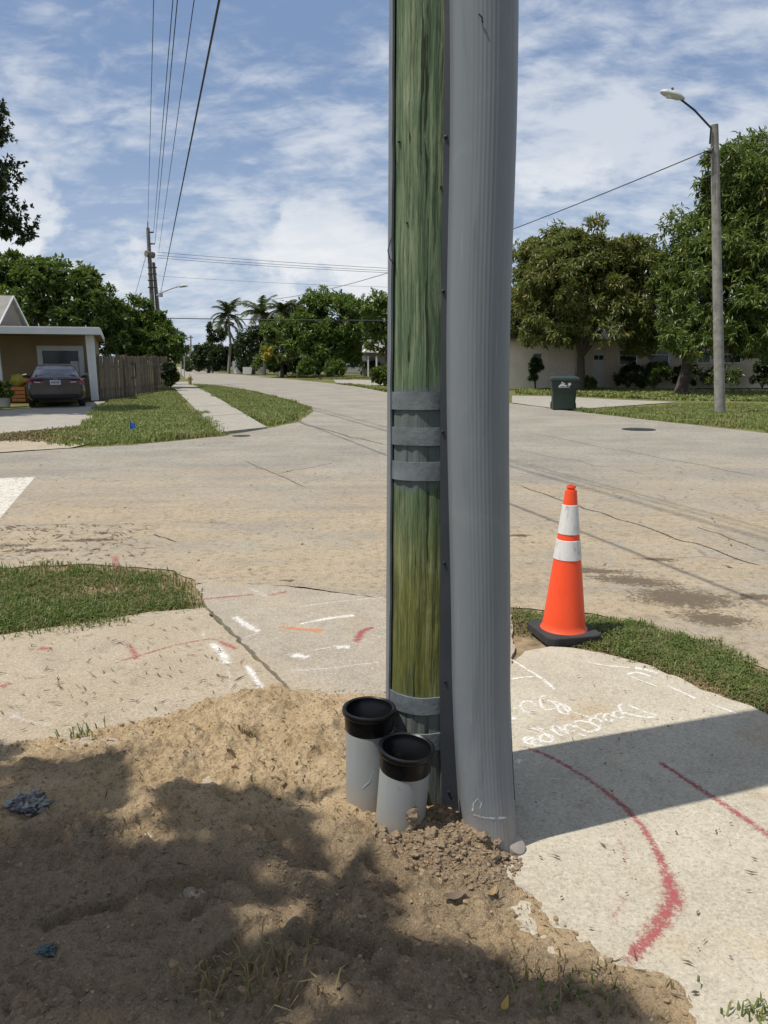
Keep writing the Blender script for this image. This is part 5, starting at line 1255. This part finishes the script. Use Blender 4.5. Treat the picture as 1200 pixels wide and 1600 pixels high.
# gabled part behind the flat roof
gd = DW + 2.5; gx, gz = hloc(20, 462, gd); ge0 = hloc(8, 503, gd)[0]; ge1 = hloc(40, 503, gd)[0]; ez = zr1 - .1
g_o = MB().add([(gx - 9, gd - 2.6, ez), (gx - .55, gd - 2.6, ez), (gx, gd, gz), (gx - 9, gd, gz)], [(0, 1, 2, 3)]).add([(gx - 9, gd, gz), (gx, gd, gz), (ge1, gd + 2.6, ez), (gx - 9, gd + 2.6, ez)], [(0, 1, 2, 3)]).build('gable_roof', M_shingle, house)
so_ = g_o.modifiers.new('solid', 'SOLIDIFY'); so_.thickness = .1
MB().add([(gx - .12, gd, gz - .14), (gx - .62, gd - 2.3, ez), (ge1 - .2, gd + 2.4, ez)], [(0, 1, 2)]).build('gable_wall', simple('grey gable', (0.20, 0.175, 0.14), .9), house)
MB().tube([(gx + .02, gd, gz - .02), (gx - .52, gd - 2.62, ez)], .04, 4).build('barge_board', M_trim, house)
MB().tube([(gx + .02, gd, gz - .02), (ge1 + .04, gd + 2.62, ez)], .04, 4).build('barge_board', M_trim, house)

# wooden fence: every board a part
M_board = simple('grey fence board', (0.165, 0.132, 0.09), .95, var=.4, scale=4, bump=.6, bscale=40)
M_board2 = simple('brown fence board', (0.115, 0.088, 0.058), .95, var=.4, scale=4, bump=.6, bscale=40)
fa = Vector((X(153, YH + .6), YH + .6, 0)); fb = Vector((X(262, GY(608)), GY(608), 0)); fd = (fb - fa); fl_n = fd.length; fd.normalize(); fn = Vector((fd.y, -fd.x, 0))
fence = thing('wooden_fence', 'weathered wooden board fence with black gate hinges beside the left lawn', 'fence', fa)
bw = .145; nb = int(fl_n / (bw + .02))
proto = []
for v in range(4):
    mb = MB(); hB = 1.86 + .03 * v; mb.box((0, 0, 0), (bw, .02, hB - .05)); mb.add([(0, 0, hB - .05), (bw, 0, hB - .05), (bw, .02, hB - .05), (0, .02, hB - .05), (.03, 0, hB), (bw - .03, 0, hB), (bw - .03, .02, hB), (.03, .02, hB)],
                                                                                   [(4, 5, 6, 7), (0, 1, 5, 4), (1, 2, 6, 5), (2, 3, 7, 6), (3, 0, 4, 7)])
    me = mb.mesh('board'); me.materials.append((M_board, M_board2)[v % 2]); proto.append(me)
ang = math.atan2(fd.y, fd.x)
for i in range(nb):
    o = bpy.data.objects.new('board', proto[random.randrange(4)]); COL.objects.link(o); o.parent = fence; o.location = fd * (i * (bw + .02)) + fn * random.uniform(-.02, .02) + Vector((0, 0, random.uniform(-.03, .03)))
    o.rotation_euler = (0, random.uniform(-.012, .012), ang + random.uniform(-.03, .03))
for k in range(2):
    a = fa - fn * .05 + Vector((0, 0, .4 + k * 1.0)); MB().tube([a, a + fd * fl_n], .045, 4).build('rail', M_board2, fence)
for f in (.0, .28, .62, 1.0):
    a = fa + fd * fl_n * f + fn * (.06 if f == .28 else -.08); MB().box((a.x - .06, a.y - .06, 0), (a.x + .06, a.y + .06, 1.95)).build('post', M_board, fence)
for z in (1.55, .85):
    a = fa + fd * fl_n * .40 + fn * .03 + Vector((0, 0, z)); MB().tube([a - fd * .25, a + fd * .45], .04, 6).build('hinge', M_dkmetal, fence)
a = fa + fd * fl_n * .44 + fn * .03; MB().tube([a + Vector((0, 0, .85)), a + Vector((0, 0, 1.55))], .03, 6).build('gate_brace', M_dkmetal, fence)

# ------------------------------------------------------------------ parked car (rear view)
m, t, b = new_mat('dark metallic paint'); M_paint = m
c = t.coord(); n = t.noise(c, 300, 2); t.put(b, 'Base Color', t.mix(n, (0.030, 0.026, 0.028, 1), (0.05, 0.045, 0.047, 1))); b.inputs['Metallic'].default_value = .55; b.inputs['Roughness'].default_value = .32; b.inputs['Coat Weight'].default_value = .8; b.inputs['Coat Roughness'].default_value = .06
M_red = simple('tail lamp red', (0.32, 0.015, 0.02), .15); M_tyre = simple('tyre', (0.018, 0.018, 0.018), .85); M_rim = simple('rim', (0.3, 0.3, 0.31), .35, .8)
M_plate = simple('plate', (0.50, 0.50, 0.52), .5); M_plateink = simple('plate ink', (0.05, 0.08, 0.07), .6); M_cglass = simple('car glass', (0.05, 0.055, 0.075), .05)
YCR = GY(637); cxm = X(84, YCR)
car = thing('parked_car', 'dark grey sedan seen from behind on the left driveway', 'car', (cxm, YCR, 0))
car.rotation_euler = (0, 0, R(22)); car.scale = (1.06, 1.03, 1.03)
def loft(secs, mat, name, parent, close_ends=True, sharp=35):
    n = len(secs[0]); vs = [Vector((cxm + x, YCR + y, z)) for s_ in secs for x, y, z in s_]
    fs = [(j * n + i, j * n + (i + 1) % n, (j + 1) * n + (i + 1) % n, (j + 1) * n + i) for j in range(len(secs) - 1) for i in range(n)]
    if close_ends: fs += [tuple(reversed(range(n))), tuple(range((len(secs) - 1) * n, len(secs) * n))]
    o = MB().add(vs, fs, True).build(name, mat, parent, sharp=sharp)
    bm = bmesh.new(); bm.from_mesh(o.data); bmesh.ops.recalc_face_normals(bm, faces=bm.faces); bm.to_mesh(o.data); bm.free(); return o
def bsec(y, hw_, zb, zbelt, zdeck, crown_=.03):
    half = [(hw_ * .86, zb), (hw_ * .97, zb + .10), (hw_, zb + .30), (hw_ * .985, zbelt - .10), (hw_ * .94, zbelt), (hw_ * .80, zdeck), (hw_ * .4, zdeck + crown_)]
    return [(x, y, z) for x, z in half] + [(-x, y, z) for x, z in reversed(half)]
bodyo = loft([bsec(.0, .80, .38, .82, .90), bsec(.10, .88, .30, .92, 1.01), bsec(.30, .92, .25, .96, 1.05), bsec(.75, .935, .22, .97, 1.04), bsec(1.3, .94, .2, .97, 1.02), bsec(2.4, .94, .2, .97, 1.0), bsec(3.4, .935, .2, .95, .98), bsec(4.2, .92, .22, .86, .88), bsec(4.65, .86, .26, .74, .76), bsec(4.85, .72, .32, .62, .64)], M_paint, 'body', car)
def gsec(y, hb, ht, z0, z1):
    return [(hb, y, z0), (lerp(hb, ht, .6), y, lerp(z0, z1, .6)), (ht, y, z1 - .04), (ht * .86, y, z1), (ht * .4, y, z1 + .025), (-ht * .4, y, z1 + .025), (-ht * .86, y, z1), (-ht, y, z1 - .04), (-lerp(hb, ht, .6), y, lerp(z0, z1, .6)), (-hb, y, z0)]
gho = loft([gsec(.62, .78, .74, .98, 1.03), gsec(1.05, .82, .66, .98, 1.27), gsec(1.45, .84, .615, .98, 1.41), gsec(2.1, .84, .62, .98, 1.45), gsec(2.7, .84, .62, .98, 1.42), gsec(3.5, .82, .70, .96, 1.02)], M_paint, 'cabin', car)
MB().add([Vector((cxm + x, YCR + y, z)) for x, y, z in [(-.66, .70, 1.095), (.66, .70, 1.095), (.575, 1.355, 1.405), (-.575, 1.355, 1.405)]], [(0, 1, 2, 3)]).build('rear_window', M_cglass, gho)
for sx in (-1, 1):
    MB().add([Vector((cxm + sx * x, YCR + y, z)) for x, y, z in [(.84, 1.2, 1.03), (.83, 3.2, 1.02), (.66, 2.65, 1.36), (.645, 1.55, 1.36)]], [(0, 1, 2, 3)]).build('side_window', M_cglass, gho)
    tl = MB().add([Vector((cxm + sx * x, YCR + y, z)) for x, y, z in [(.36, -.02, .80), (.90, .10, .84), (.90, .14, .95), (.72, .02, .955), (.40, -.015, .90), (.36, .1, .80), (.90, .25, .84), (.88, .3, .95), (.72, .2, .955), (.40, .1, .90)]],
                  [(0, 1, 2, 3, 4), (9, 8, 7, 6, 5), (0, 5, 6, 1), (1, 6, 7, 2), (2, 7, 8, 3), (3, 8, 9, 4), (4, 9, 5, 0)]).build('tail_lamp', M_red, car, bevel=.01)
    MB().add([Vector((cxm + sx * x, YCR - .035 + y, z)) for x, y, z in [(.46, .01, .855), (.66, .01, .87), (.66, .01, .90), (.47, .01, .885)]], [(0, 1, 2, 3)]).build('reflector', M_plate, tl)
    mr = MB(); mr.tube([Vector((cxm + sx * .86, YCR + 2.9, 1.02)), Vector((cxm + sx * 1.0, YCR + 2.88, 1.06)), Vector((cxm + sx * 1.12, YCR + 2.9, 1.05))], [.05, .10, .07], 10); mr.build('mirror', M_paint, car)
    for yw in (.98, 3.85):
        wc = Vector((cxm + sx * .80, YCR + yw, .335)); Mw = Matrix.Translation(wc) @ Matrix.Rotation(R(90), 4, 'Y')
        wh = MB().lathe([(.20, -.11), (.31, -.11), (.335, -.08), (.335, .08), (.31, .11), (.20, .11)], 28, Mw).build('wheel', M_tyre, car); MB().lathe([(.0005, .05 * sx), (.12, .06 * sx), (.20, .10 * sx)], 20, Mw).build('rim', M_rim, wh)
MB().box((cxm - .165, YCR - .045, .79), (cxm + .165, YCR - .03, .945)).build('licence_plate', M_plate, car)
for k in range(6): MB().box((cxm - .125 + k * .044, YCR - .049, .835), (cxm - .125 + k * .044 + .026, YCR - .046, .905)).build('plate_character', M_plateink, bpy.data.objects['licence_plate'])
MB().box((cxm - .80, YCR + .02, .965), (cxm + .80, YCR + .16, 1.0)).build('boot_lip', M_paint, car, bevel=.012)
MB().box((cxm - .72, YCR - .03, .33), (cxm + .72, YCR + .1, .46)).build('bumper_insert', M_black, car, bevel=.02)
MB().lathe([(.05, 0), (.065, .008), (.05, .014)], 20, Matrix.Translation((cxm, YCR + .0, .945)) @ Matrix.Rotation(R(90), 4, 'X')).build('badge', M_rim, car)

# things beside the car
yb = Vector((X(28, YH - 1.2), YH - 1.2, 0))
M_yel2 = simple('yellow vinyl', (0.30, 0.26, 0.03), .6); M_or2 = simple('orange plastic', (0.50, 0.16, 0.03), .6); M_pot = simple('pale pot', (0.42, 0.42, 0.40), .8)
def lump(name, loc, s, mat, label, cat, seed):
    v3, f3 = ico_unit(3); q = []
    for v in v3:
        vv = Vector(v); k = 1 + .28 * mnoise.fractal(vv * 1.6 + Vector((seed, 0, 0)), .8, 2, 3); q.append((vv.x * s[0] * k, vv.y * s[1] * k, max(-.85, vv.z) * s[2] * k))
    me = MB().add(q, [tuple(f) for f in f3], True).mesh(name); me.materials.append(mat); o = bpy.data.objects.new(name, me); COL.objects.link(o); o.location = loc; return tag(o, label, cat)
ob = thing('crate', 'orange plastic crate left of the dark car', 'crate', yb)
for k in range(4):
    MB().box((yb.x - .28, yb.y - .22, .02 + k * .155), (yb.x + .28, yb.y + .22, .15 + k * .155)).build('slat_tier', M_or2, ob, bevel=.015)
lump('vinyl_float', (yb.x - .02, yb.y, .90), (.36, .28, .27), M_yel2, 'folded yellow vinyl float on top of the orange crate', 'float', 2.2)
pp = Vector((X(2, YH - 4.5), YH - 4.5, 0)); pt = shrub('potted_plant', 'leafy potted plant at the left edge by the white post', pp, [(pp.x, pp.y, .62, .36, .3, .3), (pp.x - .5, pp.y, .55, .4, .3, .3)], 1600, .16, .07, M_broad, cat='plant')
MB().lathe([(.16, 0), (.22, .3), (.235, .32), (.2, .3), (.0005, .28)], 20, Matrix.Translation(pp)).build('pot', M_pot, pt)
# blue marker flag on the lawn
fg = G(204, 682); M_blue = simple('blue flag', (0.02, 0.10, 0.42), .6); ft = thing('marker_flag', 'small blue utility marker flag on the left lawn', 'flag', fg)
MB().tube([fg, fg + Vector((0, 0, .30))], .004, 5).build('stake', M_steel, ft)
mb = MB(); vs = []
for i in range(6): 
    u = i / 5; vs += [fg + Vector((u * .12, .02 * math.sin(u * 5), .17)), fg + Vector((u * .12, .02 * math.sin(u * 5 + .6), .31 - .02 * u))]
fo = mb.add(vs, [(2 * i, 2 * i + 2, 2 * i + 3, 2 * i + 1) for i in range(5)]).build('flag_sheet', M_blue, ft); fo.modifiers.new('s', 'SOLIDIFY').thickness = .003

# ------------------------------------------------------------------ right house
M_beige = simple('beige stucco', (0.72, 0.64, 0.54), .95, var=.08, scale=1.2, bump=.3, bscale=50)
M_white = simple('white paint', (0.74, 0.74, 0.72), .5, var=.04)
YR = 49.0
rh = thing('house', 'low beige house with white door and windows behind the mango trees', 'house', (X(1000, YR), YR, 0))
zt = 3.0
def rwall(px0, px1, Y, holes, depth=.25, name='wall'):
    mb = MB(); xs = X(px0, Y), X(px1, Y); cur = xs[0]
    for h0, h1, z0, z1 in holes:
        mb.box((cur, Y, 0), (h0, Y + depth, zt)); 
        if z0 > 0.05: mb.box((h0, Y, 0), (h1, Y + depth, z0))
        mb.box((h0, Y, z1), (h1, Y + depth, zt)); cur = h1
    mb.box((cur, Y, 0), (xs[1], Y + depth, zt)); return mb.build(name, M_beige, rh)
def rz(y, Y): return P(1000, y, Y).z
wins = [(966, 997, 546, 569), (1012, 1047, 544, 569), (1088, 1112, 546, 566), (1116, 1160, 546, 566)]
holes = [(X(926, YR), X(945, YR), .12, rz(540, YR))] + [(X(a, YR), X(b2, YR), rz(y1, YR), rz(y0, YR)) for a, b2, y0, y1 in wins]
rwall(898, 1420, YR, holes)
rwall(700, 898, YR - 2.6, [(X(833, YR - 2.6), X(846, YR - 2.6), 1.0, 2.1)])
MB().box((X(898, YR - 2.6) - .25, YR - 2.35, 0), (X(898, YR - 2.6), YR, zt)).build('wall', M_beige, rh)
MB().box((X(855, YR - 2.6), YR - 2.66, .05), (X(893, YR - 2.6), YR - 2.61, 2.35)).build('garage_door', simple('pinkish panel', (0.70, 0.60, 0.52), .8), rh)
MB().box((X(833, YR - 2.6), YR - 2.45, 1.0), (X(846, YR - 2.6), YR - 2.43, 2.1)).build('pane', M_pane, rh)
dx0, dx1 = holes[0][0], holes[0][1]; dz1 = holes[0][3]
dr = MB().box((dx0, YR + .06, .12), (dx1, YR + .11, dz1)).build('door', M_white, rh)
pw = (dx1 - dx0)
for r_ in range(5):
    for c_ in range(2):
        MB().box((dx0 + pw * (.12 + .42 * c_), YR + .045, .3 + r_ * .36), (dx0 + pw * (.46 + .42 * c_), YR + .058, .58 + r_ * .36)).build('panel' if r_ < 4 else 'light', M_white if r_ < 4 else M_pane, dr)
MB().lathe([(.0005, 0), (.04, 0), (.04, .05), (.0005, .05)], 12, Matrix.Translation((dx0 + .12, YR + .04, 1.1)) @ Matrix.Rotation(R(90), 4, 'X')).build('handle', M_steel, dr)
for (a, b2, z0, z1) in holes[1:]:
    mb = MB(); f = .08
    mb.box((a, YR - .03, z0), (a + f, YR + .08, z1)); mb.box((b2 - f, YR - .03, z0), (b2, YR + .08, z1)); mb.box((a + f, YR - .03, z1 - f), (b2 - f, YR + .08, z1)); mb.box((a + f, YR - .03, (z0 + z1) / 2 + .05), (b2 - f, YR + .08, (z0 + z1) / 2 + .05 + f))
    wo_ = mb.build('window', M_white, rh); MB().box((a - .08, YR - .12, z0 - .09), (b2 + .08, YR + .08, z0)).build('sill', M_white, wo_)
    MB().box((a + f, YR + .10, z0), (b2 - f, YR + .12, z1 - f)).build('pane', M_pane, wo_)
MB().add([(X(690, YR) - .5, YR - 3.4, zt - .05), (X(1420, YR) + .5, YR - .9, zt - .05), (X(1420, YR), YR + 5, zt + 1.6), (X(690, YR), YR + 4, zt + 1.6)], [(0, 1, 2, 3)]).build('roof', M_shingle, rh).modifiers.new('s', 'SOLIDIFY').thickness = .15
MB().box((X(690, YR), YR + .3, 0), (X(1420, YR), YR + 9, .05)).build('floor_slab', M_beige, rh)
for i, (x, y, w_, h_, lb_) in enumerate([(985, 590, 22, 20, 'bare shrub under the left window of the beige house'), (1025, 590, 24, 22, 'dark shrub under the second window of the beige house'), (1075, 590, 20, 20, 'dark shrub beside the shaded part of the beige house'),
                                         (1125, 590, 26, 22, 'reddish shrub behind the street light pole'), (1195, 585, 16, 26, 'dark shrub at the right edge before the beige house'), (905, 600, 26, 9, 'low dark shrub behind the green bin'), (838, 580, 8, 20, 'pale shrub beside the left mango trunk')]):
    Yq = YR - 1.6 if i < 5 else YR - 4
    shrub('shrub', lb_, (X(x, Yq), Yq, 0), [lobe(x, y, Yq, w_, h_), lobe(x - w_ * .5, y + 4, Yq, w_ * .6, h_ * .8)], 2600, .2, .08, (M_dark, M_mango)[i % 2])

# green wheeled bin
YB_ = GY(640); bc = Vector((X(885, YB_) , YB_ + .2, 0))
M_bin = simple('dark green bin plastic', (0.014, 0.030, 0.022), .5, var=.2, scale=6)
bn = thing('trash_bin', 'dark green wheeled trash bin at the road edge before the mango tree', 'trash bin', bc)
def rrect(w_, d_, z, r_=.06, n=4):
    out = []
    for sx, sy, a0 in ((1, 1, 0), (-1, 1, 90), (-1, -1, 180), (1, -1, 270)):
        for k in range(n + 1): a = R(a0 + 90 * k / n); out.append((sx * (w_ / 2 - r_) + r_ * math.cos(a), sy * (d_ / 2 - r_) + r_ * math.sin(a), z))
    return out
Mb = Matrix.Translation(bc) @ Matrix.Rotation(R(-8), 4, 'Z')
def bloft(secs, name, mat, parent):
    n = len(secs[0]); vs = [Mb @ Vector(p) for s_ in secs for p in s_]
    return MB().add(vs, [(j * n + i, j * n + (i + 1) % n, (j + 1) * n + (i + 1) % n, (j + 1) * n + i) for j in range(len(secs) - 1) for i in range(n)] + [tuple(reversed(range(n))), tuple(range((len(secs) - 1) * n, len(secs) * n))], True).build(name, mat, parent, sharp=35)
bloft([rrect(.74, .66, .03), rrect(.80, .72, .62), rrect(.84, .76, .70), rrect(.86, .78, .70), rrect(.90, .82, .98)], 'body', M_bin, bn)
bloft([rrect(.98, .90, .98), rrect(1.0, .92, 1.03), rrect(.96, .88, 1.09), rrect(.70, .62, 1.13)], 'lid', M_bin, bn)
for sx in (-1, 1):
    wc = Mb @ Vector((sx * .36, .30 if sx < 0 else -.16, .13)); MB().lathe([(.0005, -.04), (.10, -.04), (.13, -.03), (.13, .03), (.10, .04), (.0005, .04)], 20, Matrix.Translation(wc) @ Matrix.Rotation(R(90), 4, 'Y')).build('wheel', M_tyre, bn)
MB().tube([Mb @ Vector((.30, .48, 1.0)), Mb @ Vector((-.30, .48, 1.0))], .02, 8).build('handle', M_bin, bn)
em = [[(-.22, .80), (-.12, .90), (-.02, .86), (.06, .82), (.10, .84), (.04, .78), (-.06, .80), (-.12, .79), (-.20, .77)], [(-.14, .93), (-.10, .95), (.02, .875), (-.04, .875)], [(.08, .87), (.13, .92), (.19, .91), (.20, .85), (.14, .80), (.09, .79), (.12, .84)], [(-.22, .765), (.14, .765), (.16, .755), (-.22, .75)]]
mb = MB()
for pl in em: mb.add([Mb @ Vector((x, -.404 - (z - .85) * .07, z)) for x, z in pl], [tuple(range(len(pl)))])
mb.build('emblem', M_white, bn)

# ------------------------------------------------------------------ small far things
Ys = 92.0
fh = thing('house', 'small far house with a white gabled porch left of the green pole', 'house', (X(590, Ys), Ys, 0))
MB().box((X(566, Ys), Ys, 0), (X(640, Ys), Ys + 6, 2.7)).build('wall', simple('grey wall', (0.30, 0.29, 0.27), .9), fh)
MB().add([(X(566, Ys), Ys - 2.2, 2.7), (X(640, Ys), Ys - .3, 2.7), (X(640, Ys), Ys + 4, 4.3), (X(566, Ys), Ys + 4, 4.3)], [(0, 1, 2, 3)]).build('roof', M_shingle, fh)
for x in (574, 587): MB().box((X(x, Ys - 2), Ys - 2.1, 0), (X(x, Ys - 2) + .18, Ys - 1.9, 2.3)).build('porch_post', M_white, fh)
a, b2, c_ = P(567, 551, Ys - 2.1), P(577, 542, Ys - 2.1), P(590, 551, Ys - 2.1)
for p, q in ((a, b2), (b2, c_)): MB().tube([p, q], .14, 4).build('porch_gable', M_white, fh)
MB().box((X(578, Ys), Ys - .05, .1), (X(584, Ys), Ys, 2.1)).build('door', M_pane, fh)
def block_car(px, Y, label, mat):
    b0 = Vector((X(px, Y), Y, 0)); t_ = thing('parked_car', label, 'car', b0); prof = [(-2.2, .3), (-2.2, .75), (-2.0, .92), (-1.2, .98), (-.5, 1.42), (.7, 1.44), (1.4, 1.0), (2.1, .9), (2.25, .6), (2.2, .3)]
    n = len(prof); vs = [b0 + Vector((x, -.85, z)) for x, z in prof] + [b0 + Vector((x, .85, z)) for x, z in prof]
    MB().add(vs, [tuple(range(n)), tuple(reversed(range(n, 2 * n)))] + [(i, n + i, n + (i + 1) % n, (i + 1) % n) for i in range(n)]).build('body', mat, t_, bevel=.06)
    MB().add([b0 + Vector((x, -.862, z)) for x, z in [(-1.0, 1.02), (-.42, 1.36), (.62, 1.38), (1.15, 1.03)]], [(0, 1, 2, 3)]).build('side_window', M_cglass, t_)
    for x in (-1.4, 1.4): MB().lathe([(.0005, -.1), (.3, -.1), (.32, 0), (.3, .1), (.0005, .1)], 18, Matrix.Translation(b0 + Vector((x, -.8, .32))) @ Matrix.Rotation(R(90), 4, 'X')).build('wheel', M_tyre, t_)
block_car(549, 96, 'silver car parked by the far small house', simple('silver paint', (0.50, 0.51, 0.53), .3, .3))
block_car(324, 150, 'pale car parked far down the road', simple('pale paint', (0.45, 0.45, 0.46), .35, .2))
Yq = GY(584); sg = Vector((X(543, Yq), Yq, 0)); st_ = thing('street_sign', 'green street name sign on a thin post across the road', 'sign', sg); M_sgreen = simple('sign green', (0.02, 0.14, 0.08), .5)
MB().tube([sg, sg + Vector((0, 0, 3.1))], .04, 8).build('post', M_steel, st_)
MB().box((sg.x - .55, sg.y - .03, 2.95), (sg.x + .55, sg.y - .01, 3.2)).build('name_plate', M_sgreen, st_); MB().box((sg.x - .01, sg.y - .5, 3.22), (sg.x + .01, sg.y + .5, 3.46)).build('name_plate', M_sgreen, st_)
# white yard fence panels and cabinet
for px0, px1, lb_ in ((379, 399, 'wider white fence panel across the road under the palms'), (402, 411, 'narrow white fence panel across the road under the palms')):
    Yf = 108.0; w0 = Vector((X(px0, Yf), Yf, 0)); t_ = thing('picket_fence', lb_, 'fence', w0); n = 5 if px1 - px0 > 12 else 3; wd_ = (X(px1, Yf) - w0.x) / n
    for k in range(n): MB().box((w0.x + k * wd_, Yf, 0), (w0.x + (k + .96) * wd_, Yf + .05, .95)).build('panel', M_white, t_)
Yf = 112.0; cb_ = Vector((X(370, Yf), Yf, 0)); t_ = thing('utility_cabinet', 'white cabinet standing below the leaning palm', 'cabinet', cb_); MB().box((X(363, Yf), Yf, 0), (X(380, Yf), Yf + 1, 1.75)).build('case', M_white, t_, bevel=.03); MB().box((X(369, Yf), Yf - .03, .1), (X(377, Yf), Yf - .005, 1.1)).build('door', M_steel, t_)
# yellow hydrant
hg = G(297, 602); hy = thing('fire_hydrant', 'small yellow fire hydrant at the end of the far sidewalk', 'hydrant', hg); M_hyd = simple('hydrant yellow', (0.26, 0.21, 0.09), .7)
MB().lathe([(.17, 0), (.17, .05), (.12, .06), (.12, .5), (.15, .52), (.15, .56), (.12, .6), (.07, .7), (.03, .72), (.03, .78), (.0005, .78)], 18, Matrix.Translation(hg)).build('barrel', M_hyd, hy)
for a in (0, math.pi, -math.pi / 2): MB().lathe([(.05, .1), (.05, .17), (.06, .17), (.06, .2), (.0005, .2)], 12, Matrix.Translation(hg + Vector((0, 0, .42))) @ Matrix.Rotation(a, 4, 'Z') @ Matrix.Rotation(R(90), 4, 'Y')).build('nozzle', M_hyd, hy)
for i, (x, yb_, yt, lb_) in enumerate([(283, 588, 546, 'left of two thin sign posts beyond the hydrant'), (288, 590, 552, 'right of two thin sign posts beyond the hydrant')]):
    g = G(x, yb_); t_ = thing('sign_post', lb_, 'sign', g); tp = P(x, yt, g.y); MB().tube([g, tp], .05, 8).build('post', M_steel, t_)
    MB().box((tp.x - .55, tp.y - .03, tp.z - .18), (tp.x + .2, tp.y - .01, tp.z + .05)).build('sign_plate', M_steel, t_)
fp = Vector((X(298, 170), 170, 0)); t_ = thing('utility_pole', 'distant utility pole far down the road above the treetops', 'utility pole', fp); MB().tube([fp, P(298, 524, 170)], [.2, .14], 8).build('shaft', M_oldwood, t_); MB().tube([P(294.5, 527, 170), P(301.5, 527, 170)], .12, 6).build('crossarm', M_oldwood, t_)
